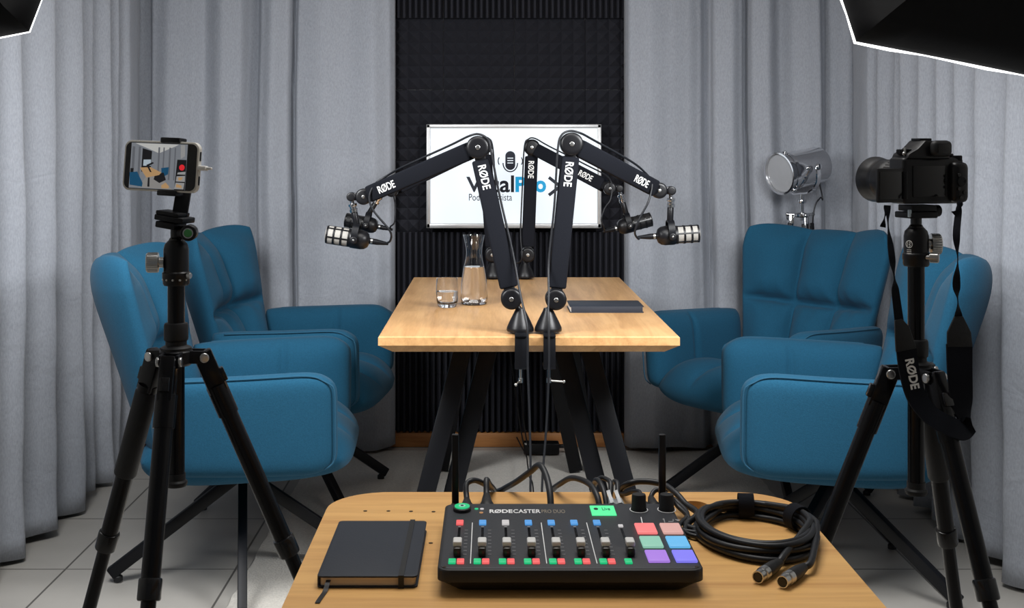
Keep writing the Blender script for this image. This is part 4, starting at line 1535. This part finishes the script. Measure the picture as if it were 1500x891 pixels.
# phone holder
pc = V((PX(237.5, tz), tz, ZP(244)))                     # centre of the phone
til = R(2.0)
rp = rz @ Matrix.Rotation(til, 3, 'Y') @ Matrix.Rotation(R(-4), 3, 'X')
pt = lambda x, y, z: pc + rp @ V((x, y, z))
hold = obj('phone_holder', bar(NB(), V((PX(262, tz), tz + .004, ZP(318))), V((PX(268, tz), tz + .018, ZP(262))), .024, .008, (0, -1, 0), .002), M['black_metal'], t1)
bm = NB()
box(bm, pt(.020, .012, 0), (.022, .005, .085), rp, .001)
for s_ in (1, -1):
    box(bm, pt(.016, .002, s_ * .0425), (.034, .024, .006), rp, .002)
    box(bm, pt(.016, -.0075, s_ * .0395), (.034, .004, .005), rp, .0015)
obj('jaw', bm, M['black_plastic'], hold)
# phone
ph = thing('smartphone', 'smartphone in a cream case filming the room, clamped on the tripod', 'phone', pc)
PW, PH_, PT = .131, .079, .010
bm = NB()
exp_, ezp, eyp = rp @ V((1, 0, 0)), rp @ V((0, 0, 1)), rp @ V((0, 1, 0))
prism(bm, rrect(PW, PH_, .012, 8), pc + eyp * (PT / 2), exp_, ezp, PT, bev=.0018)
obj('case', bm, M['cream_case'], ph)
M['bezel_black'] = mat('black_phone_bezel', (.004, .004, .005), .08)
fb = obj('bezel', prism(NB(), rrect(PW - .006, PH_ - .006, .010, 8), pc - eyp * (PT / 2), exp_, ezp, .0005), M['bezel_black'], ph)
scr_cols = {'curt': (.20, .215, .24), 'curt2': (.12, .128, .145), 'white': (.52, .52, .50), 'black': (.006, .006, .008), 'wood': (.46, .28, .13), 'blue': (.006, .07, .15), 'tv': (.42, .50, .56),
            'floor': (.26, .25, .24), 'red': (.75, .02, .03), 'grey': (.30, .30, .30)}
smats = [glow('phone_picture_' + k, v, .7) for k, v in scr_cols.items()]
keys = list(scr_cols)
bm = NB()
layer = 0


def pic(col, poly):
    """polygon of the phone's picture, in pixels of the close view (130 + x/3.425, 180 + y/3.425)"""
    global layer
    layer += 1
    o = pc - eyp * (PT / 2 + .0006 + .00004 * layer)
    k = .131 / (545 - 190)
    vs = [bm.verts.new(o + exp_ * ((x - 366) * k) + ezp * (-(y - 229) * .0755 / (357 - 100))) for x, y in poly]
    f = bm.faces.new(vs[::-1])
    f.material_index = keys.index(col)


pass
pic('curt', [(222, 108), (490, 108), (490, 350), (222, 350)])
pic('white', [(240, 110), (448, 110), (436, 118), (356, 160), (345, 155)])
for x0_, x1_ in ((228, 240), (258, 268), (352, 360), (376, 382), (404, 412), (430, 436)):
    pic('curt2', [(x0_, 128), (x1_, 128), (x1_ + 2, 300), (x0_ + 2, 300)])
pic('black', [(277, 136), (323, 150), (322, 255), (277, 262)])
pic('floor', [(270, 345), (300, 290), (350, 262), (430, 350)])
pic('tv', [(285, 197), (321, 195), (321, 228), (285, 230)])
pic('black', [(225, 245), (240, 245), (238, 290), (225, 290)])
pic('blue', [(222, 268), (258, 262), (288, 322), (286, 342), (226, 334)])
pic('blue', [(372, 238), (408, 232), (406, 270), (378, 288)])
pic('black', [(345, 268), (385, 262), (398, 300), (368, 318), (340, 300)])
pic('wood', [(270, 240), (322, 236), (374, 262), (364, 276), (304, 292)])
pic('black', [(300, 225), (330, 208), (336, 214), (312, 230), (328, 262), (320, 262)])
pic('black', [(312, 292), (320, 290), (322, 340), (312, 340)])
pic('wood', [(378, 330), (398, 314), (416, 334), (412, 345), (380, 345)])
pic('grey', [(458, 112), (478, 112), (481, 170), (462, 186)])
pic('black', [(446, 190), (490, 190), (490, 350), (440, 350)])
pic('red', [(470 + 13 * cos(a), 231 + 16 * sin(a)) for a in [k * pi / 8 for k in range(16)]])
pic('grey', [(452, 258), (488, 252), (488, 268), (450, 268)])
pic('grey', [(448, 278), (488, 274), (488, 306), (446, 306)])
pic('wood', [(456, 284), (478, 282), (472, 298), (458, 300)])
pic('grey', [(445, 312), (487, 312), (484, 346), (440, 346)])
pic('wood', [(450, 318), (474, 326), (476, 340), (448, 336)])
obj('screen', bm, smats, fb)
for z_ in (.018, -.020):
    obj('side_slot', box(NB(), pt(PW / 2 + .0003, .0, z_), (.0012, .0042, .014), rp, .0004), M['black_plastic'], ph)
bm = NB()
bar(bm, pt(PW / 2 - .001, 0, 0), pt(PW / 2 + .013, 0, 0), .0075, .012, eyp, .002)
bar(bm, pt(PW / 2 + .012, 0, 0), pt(PW / 2 + .021, 0, 0), .004, .006, eyp, .0012)
obj('receiver_plug', bm, M['white_plastic'], ph, label='pale plug in the charging port')

# -- camera tripod
tz2 = 2.0
tx2 = PX(1342, tz2)
Z2 = lambda py, d=tz2: H - (py - HY) * d / F
t2, hb2 = tripod('black tripod holding the camera, before the blue armchair', (tx2, tz2), Z2(545), Z2(724), Z2(390), Z2(333),
                 [(R(172), .37), (R(52), .36), (R(-68), .36)], 1, (1,))
bm = NB()
knob(bm, V((tx2 + .018, tz2 + .004, Z2(358))), V((1, -.1, 0)), .0165, .022)
obj('tension_knob', bm, M['steel'], t2, label='large ribbed silver knob')
bm = NB()
knob(bm, V((tx2 + .010, tz2 - .016, Z2(376))), V((.9, -.45, 0)), .0075, .020, 16)
obj('pan_knob', bm, M['steel'], t2, label='small ribbed silver knob')
yh = tz2 - .0196
eo = V((PX(1329, yh), yh, Z2(357)))
nv = V((PX(1329, yh) - tx2, -.0172, 0)).normalized()
xe = V((-nv.y, nv.x, 0))
bm = NB()
cE = V((tx2, tz2, Z2(357))) + nv * .0202
tube(bm, [cE + xe * (.0056 * cos(a)) + EZ * (.0056 * sin(a)) for a in [k * pi / 12 for k in range(25)]], .0006, 6, 1)
for dz in (.0018, -.0018):
    tube(bm, [cE + xe * (-.0028 + .0032 * (1 + sin(a)) * .75) + EZ * (dz + .0016 * cos(a)) for a in [k * pi / 6 for k in range(7)]], .0005, 6, 1)
bar(bm, cE - xe * .0028 + EZ * .0034, cE - xe * .0028 - EZ * .0034, .001, .0005)
for dz in (-.009, -.0118, -.0146):
    bar(bm, cE - xe * .004 + EZ * dz, cE + xe * .004 + EZ * dz, .0009, .0005)
obj('emblem', bm, M['white'], hb2)
cpl = V((tx2, tz2, Z2(309)))
bm = NB()
yaw2 = R(16)
r2z = Matrix.Rotation(yaw2, 3, 'Z')
box(bm, cpl + V((0, 0, -.006)), (.052, .042, .010), r2z, .002)
box(bm, cpl + V((.002, 0, .005)), (.046, .038, .010), r2z, .0015)
rod(bm, cpl + r2z @ V((.024, -.006, .0)), cpl + r2z @ V((.038, -.006, .0)), .0095, n=24, bev=.001)
qr = obj('quick_release', bm, M['black_metal'], t2)
obj('level_vial', box(NB(), cpl + r2z @ V((-.0245, -.018, -.003)), (.004, .006, .012), r2z, .001), mat('pale_vial', (.45, .55, .62), .2), qr, label='pale level vial')

# camera
cz = Z2(298)
cam = thing('camera', 'black digital camera with flip out screen and strap on the tripod', 'camera', (tx2 + .010, tz2, cz))
co_ = V((tx2 + .016, tz2, cz))
ct = lambda x, y, z: co_ + r2z @ V((x, y, z))
box_c = lambda bm, c_, s_, bev=.003, seg=2, rr=None: box(bm, ct(*c_), s_, r2z if rr is None else rr, bev, seg)
bm = NB()
box_c(bm, (0, 0, .037), (.112, .042, .074), .006, 3)
box_c(bm, (.043, -.004, .034), (.030, .060, .066), .010, 3)                    # grip
prism(bm, [(-.050, .072), (.030, .072), (.026, .082), (.014, .086), (.008, .100), (-.016, .101), (-.030, .088), (-.046, .080)], ct(0, .022, 0), r2z @ V((1, 0, 0)), EZ, .044, bev=.002)
body = obj('body', bm, M['black_plastic'], cam)
obj('rear_screen_bay', box_c(NB(), (-.010, -.0215, .036), (.060, .003, .050), .001), M['screen_off'], body)
rr = r2z @ Matrix.Rotation(R(24), 3, 'Z')
bm = NB()
box(bm, ct(-.079, -.020, .030), (.056, .006, .054), r2z @ Matrix.Rotation(R(10), 3, 'Z'), .002)
fs = obj('flip_screen', bm, M['black_plastic'], cam)
obj('screen_glass', box(NB(), ct(-.0785, -.0236, .030), (.050, .001, .044), r2z @ Matrix.Rotation(R(10), 3, 'Z'), .0005), M['screen_off'], fs)
bm = NB()
rod(bm, ct(-.052, -.019, .008), ct(-.052, -.019, .052), .004, n=12)
obj('screen_hinge', bm, M['black_metal'], fs)
bm = NB()
box_c(bm, (.006, -.030, .088), (.036, .016, .026), .008, 3)
ey_ = obj('viewfinder', bm, M['black_rubber'], cam)
obj('eyepiece_glass', box_c(NB(), (.006, -.0383, .088), (.022, .001, .015), .0004), M['screen_off'], ey_)
bm = NB()
lathe(bm, [(0, 0), (.030, 0), (.031, .006), (.033, .010), (.033, .045), (.034, .047), (.034, .070), (.0325, .074), (.035, .082), (.0385, .100), (.0385, .104), (.036, .104), (.034, .084), (.030, .080), (0, .080)], ct(-.012, .020, .036), r2z @ V((0, 1, 0)), 48)
ln = obj('lens', bm, M['black_plastic'], cam)
obj('lens_glass', lathe(NB(), [(0, .084), (.015, .083), (.029, .0805), (.029, .079), (0, .079)], ct(-.012, .020, .036), r2z @ V((0, 1, 0)), 40), M['screen_off'], ln)
bm = NB()
for q in range(36):
    an = q * pi / 18
    v0 = r2z @ V((cos(an), 0, sin(an)))
    bar(bm, ct(-.012, .038, .036) + v0 * .033, ct(-.012, .062, .036) + v0 * .033, .002, .0016, v0)
obj('focus_ring', bm, M['black_rubber'], ln)
for x, y, z, r_, h_ in ((.042, .006, .070, .0105, .010), (.048, -.014, .068, .007, .009), (-.040, .0, .079, .012, .008)):
    bm = NB()
    rod(bm, ct(x, y, z), ct(x, y, z + h_), r_, n=24, bev=.001)
    for q in range(18):
        an = q * pi / 9
        v0 = V((cos(an), sin(an), 0))
        bar(bm, ct(x, y, z + .001) + v0 * r_, ct(x, y, z + h_ - .001) + v0 * r_, .0012, .001, v0)
    obj('dial', bm, M['black_metal'], cam)
bm = NB()
rod(bm, ct(-.046, -.010, .074), ct(-.046, -.010, .090), .002, n=10)
ball(bm, ct(-.049, -.012, .080), .003, 10)
obj('strap_lug', bm, M['steel'], cam)
box_c_ = NB()
box(box_c_, ct(-.006, .004, .1025), (.022, .024, .004), r2z, .001)
obj('hot_shoe', box_c_, M['black_metal'], cam)
for x, z in ((.036, .046), (.046, .036), (.036, .024), (.046, .018), (.040, .010)):
    obj('button', disc(NB(), ct(x, -.0345, z), .0032, .003, r2z @ V((0, -1, 0)), .2, 14), M['black_gloss'], cam)
bm = NB()
disc(bm, ct(.041, -.0345, .036), .0085, .003, r2z @ V((0, -1, 0)), .2, 24)
obj('control_wheel', bm, M['black_metal'], cam)
# strap: thin webbing, padded middle, hanging in a loop
ys_ = 1.93
S = lambda px, py, d=ys_: P(px, py, d)
vx, vd = V((1, 0, 0)), V((.35, 1, 0))
bm = NB()
ribbon(bm, [S(1300, 301, 1.955), S(1301, 330, 1.945), S(1306, 372), S(1310, 405), S(1312, 430), S(1317, 470)], [vx, vd, vx, vd, vx, vx], [.010, .010, .010, .011, .012, .014], .0016)
ribbon(bm, [S(1299, 302, 1.952), S(1296, 318, 1.945), S(1293, 333, 1.945)], [vx, vd, vx], .009, .0014)
st = obj('strap', bm, M['sleeve'], cam)
bm = NB()
ribbon(bm, [S(1406, 296, 1.965), S(1404, 312, 1.955), S(1401, 345), S(1403, 380), S(1401, 415), S(1403, 440), S(1404, 468)], [vd, vx, vx, vd, vx, vd, vx], [.008, .010, .011, .010, .012, .012, .014], .0016)
ribbon(bm, [S(1406, 300, 1.957), S(1401, 308, 1.953), S(1396, 313, 1.953)], [vx, vd, vx], .008, .0014)
ball(bm, S(1406, 299, 1.962), .005, 12)
obj('webbing', bm, M['sleeve'], st)
M['leather'] = mat('black_leather_tab', (.010, .010, .011), .5, scale=200, bump=.1)
for poly in ([(1310, 469), (1321, 467), (1331, 478), (1342, 510), (1312, 516), (1311, 500)], [(1398, 463), (1410, 463), (1422, 487), (1424, 508), (1387, 508), (1387, 487)]):
    o_ = S(0, 0)
    bm = NB()
    prism(bm, [((a - CX) * ys_ / F, H - (b - HY) * ys_ / F) for a, b in poly], (0, ys_ + .002, 0), EX, EZ, .005, bev=.0012)
    obj('leather_tab', bm, M['leather'], st)
bm = NB()
sd_ = [V((1, 0, .08)), V((1, 0, .12)), V((.95, .1, .28)), V((.7, .3, .6)), V((.4, .35, .85)), V((.1, .6, .8)), V((.5, .8, .2)), V((1, .3, 0)), V((1, 0, 0)), V((1, 0, 0))]
ribbon(bm, [S(1327, 508), S(1332, 545), S(1342, 580), S(1362, 607, 1.925), S(1386, 622, 1.92), S(1408, 630, 1.925), S(1415, 618, 1.945), S(1409, 590, 1.94), S(1406, 550), S(1405, 504)], sd_, [.031, .031, .031, .031, .031, .033, .035, .037, .038, .040], .004, 8)
pad_ = obj('strap_pad', bm, M['sleeve'], st)
td = (S(1344, 577, 1.926) - S(1334, 528, 1.926)).normalized()
te = V((0, -1, 0)).cross(td)
text_part('RØDE', S(1336.5, 548, 1.9265), td, te, .0475, .0145, M['white'], pad_, bold=.03, anchor='c')


# ------------------------------------------------------------------ softboxes
def softbox(label, A, sx):
    """A: far lower inner corner of the front frame; sx = 1 right of the room, -1 left"""
    e1 = V((.886 * sx, .449, -.115)).normalized()
    n = V((-.42 * sx, .75, -.5))
    n = (n - e1 * n.dot(e1)).normalized()
    e2 = e1.cross(n) * sx
    e2.normalize()
    if e2.z < 0:
        e2 = -e2
    w, h, dp = (.70, .50, .34) if sx > 0 else (.52, .70, .34)
    A = V(A)
    ctr = A + e1 * (w / 2) + e2 * (h / 2)
    apex = ctr - n * dp
    t = thing('softbox', label, 'studio light', (apex.x, apex.y, 0), 'softboxes on light stands')
    bm = NB()
    cs = [A, A + e1 * w, A + e1 * w + e2 * h, A + e2 * h]
    rows_ = []
    for f_, sh in ((0, 1.0), (.18, .955), (.45, .76), (.75, .46), (1, .16)):
        ring = []
        for i in range(4):
            a, b = cs[i], cs[(i + 1) % 4]
            for k in range(8):
                q = a.lerp(b, k / 8)
                sag = (.012 * sin(pi * k / 8) if f_ == 0 else .025 * sin(pi * k / 8) * (1 - f_))
                q = q.lerp(ctr, sag)
                ring.append(bm.verts.new(ctr + (q - ctr) * sh - n * (dp * f_)))
        rows_.append(ring)
    for Ra, Rb in zip(rows_, rows_[1:]):
        for j in range(32):
            bm.faces.new((Ra[j], Ra[(j + 1) % 32], Rb[(j + 1) % 32], Rb[j]))
    bm.faces.new(rows_[-1])
    sh_ = obj('shell', bm, M['softbox'], t, angle=50)
    sm = sh_.modifiers.new('cloth', 'SOLIDIFY')
    sm.thickness = .004
    sm.offset = -1
    bm = NB()
    ring0, ring1 = [], []
    for i in range(4):
        a, b = cs[i], cs[(i + 1) % 4]
        for k in range(8):
            q = a.lerp(b, k / 8).lerp(ctr, .012 * sin(pi * k / 8) - .004)
            wob = .003 * sin(k * 2.1 + i)
            ring0.append(bm.verts.new(q - n * .001))
            ring1.append(bm.verts.new(q + n * ((.0055 if sx > 0 else .002) + wob * (1 if sx > 0 else .3))))
    for j in range(32):
        bm.faces.new((ring0[j], ring0[(j + 1) % 32], ring1[(j + 1) % 32], ring1[j]))
    bm.faces.new(ring1)
    obj('diffuser', bm, M['diffuser'], t, label='glowing white diffuser cloth')
    bm = NB()
    rod(bm, apex - n * -.03, apex - n * .12, .05, .045, n=28, bev=.006)
    obj('lamp_holder', bm, M['black_plastic'], t)
    bm = NB()
    rod(bm, (apex.x, apex.y, .55), (apex.x, apex.y, apex.z - .02), .0125, n=18)
    rod(bm, (apex.x, apex.y, .12), (apex.x, apex.y, 1.15), .016, n=18)
    sp = obj('stand_pole', bm, M['black_metal'], t)
    for k in range(3):
        a = R(90 + 120 * k)
        bm = NB()
        rod(bm, (apex.x, apex.y, .52), (apex.x + .32 * cos(a), apex.y + .32 * sin(a), .012), .010, n=14, bev=.002)
        obj('leg', bm, M['black_metal'], t)
    li = bpy.data.lights.new('softbox_lamp', 'AREA')
    li.shape = 'RECTANGLE'
    li.size, li.size_y = w * .94, h * .94
    li.energy = SOFT
    li.spread = R(125)
    li.color = (.97, .985, 1)
    lo = bpy.data.objects.new('softbox_lamp', li)
    COL.objects.link(lo)
    z_ = -n
    lo.matrix_world = basis(e1, z_.cross(e1), z_, ctr + n * .026)
    return t


SOFT = 15
softbox('black softbox over the camera, seen from behind, edged with white light', P(1254, 61, 2.3), 1)
softbox('corner of the black softbox over the phone side', P(43, 46, 2.3), -1)

# ------------------------------------------------------------------ added fill light (open front, ceiling), camera
wd = bpy.data.worlds.new('room_fill')  # dim even background, added as fill through the left-out front wall
SC.world = wd
wd.use_nodes = True
bg = wd.node_tree.nodes['Background']
bg.inputs['Color'].default_value = (.92, .96, 1, 1)
bg.inputs['Strength'].default_value = .085
cl_ = bpy.data.lights.new('ceiling_fill', 'AREA')  # unseen area light added under the ceiling to lift the dark desk
cl_.shape = 'RECTANGLE'
cl_.size, cl_.size_y = 1.2, 1.2
cl_.energy = 28
cl_.color = (1, .985, .96)
clo = bpy.data.objects.new('ceiling_fill', cl_)
COL.objects.link(clo)
clo.location = (.05, 2.25, ZC - .02)

cd = bpy.data.cameras.new('camera_view')
cd.sensor_width = 36
cd.sensor_fit = 'HORIZONTAL'
cd.lens = 36 * F / 1500
cd.shift_x = (750 - CX) / 1500
cd.shift_y = -(445.5 - HY) / 1500
cd.clip_start = .05
cam_o = bpy.data.objects.new('camera_view', cd)
COL.objects.link(cam_o)
cam_o.location = (0, 0, H)
cam_o.rotation_euler = (R(90), 0, 0)
SC.camera = cam_o
vs_ = SC.view_settings
vs_.view_transform = 'Standard'
vs_.look = 'None'
vs_.exposure = .08
vs_.gamma = 1
vs_.use_curve_mapping = False
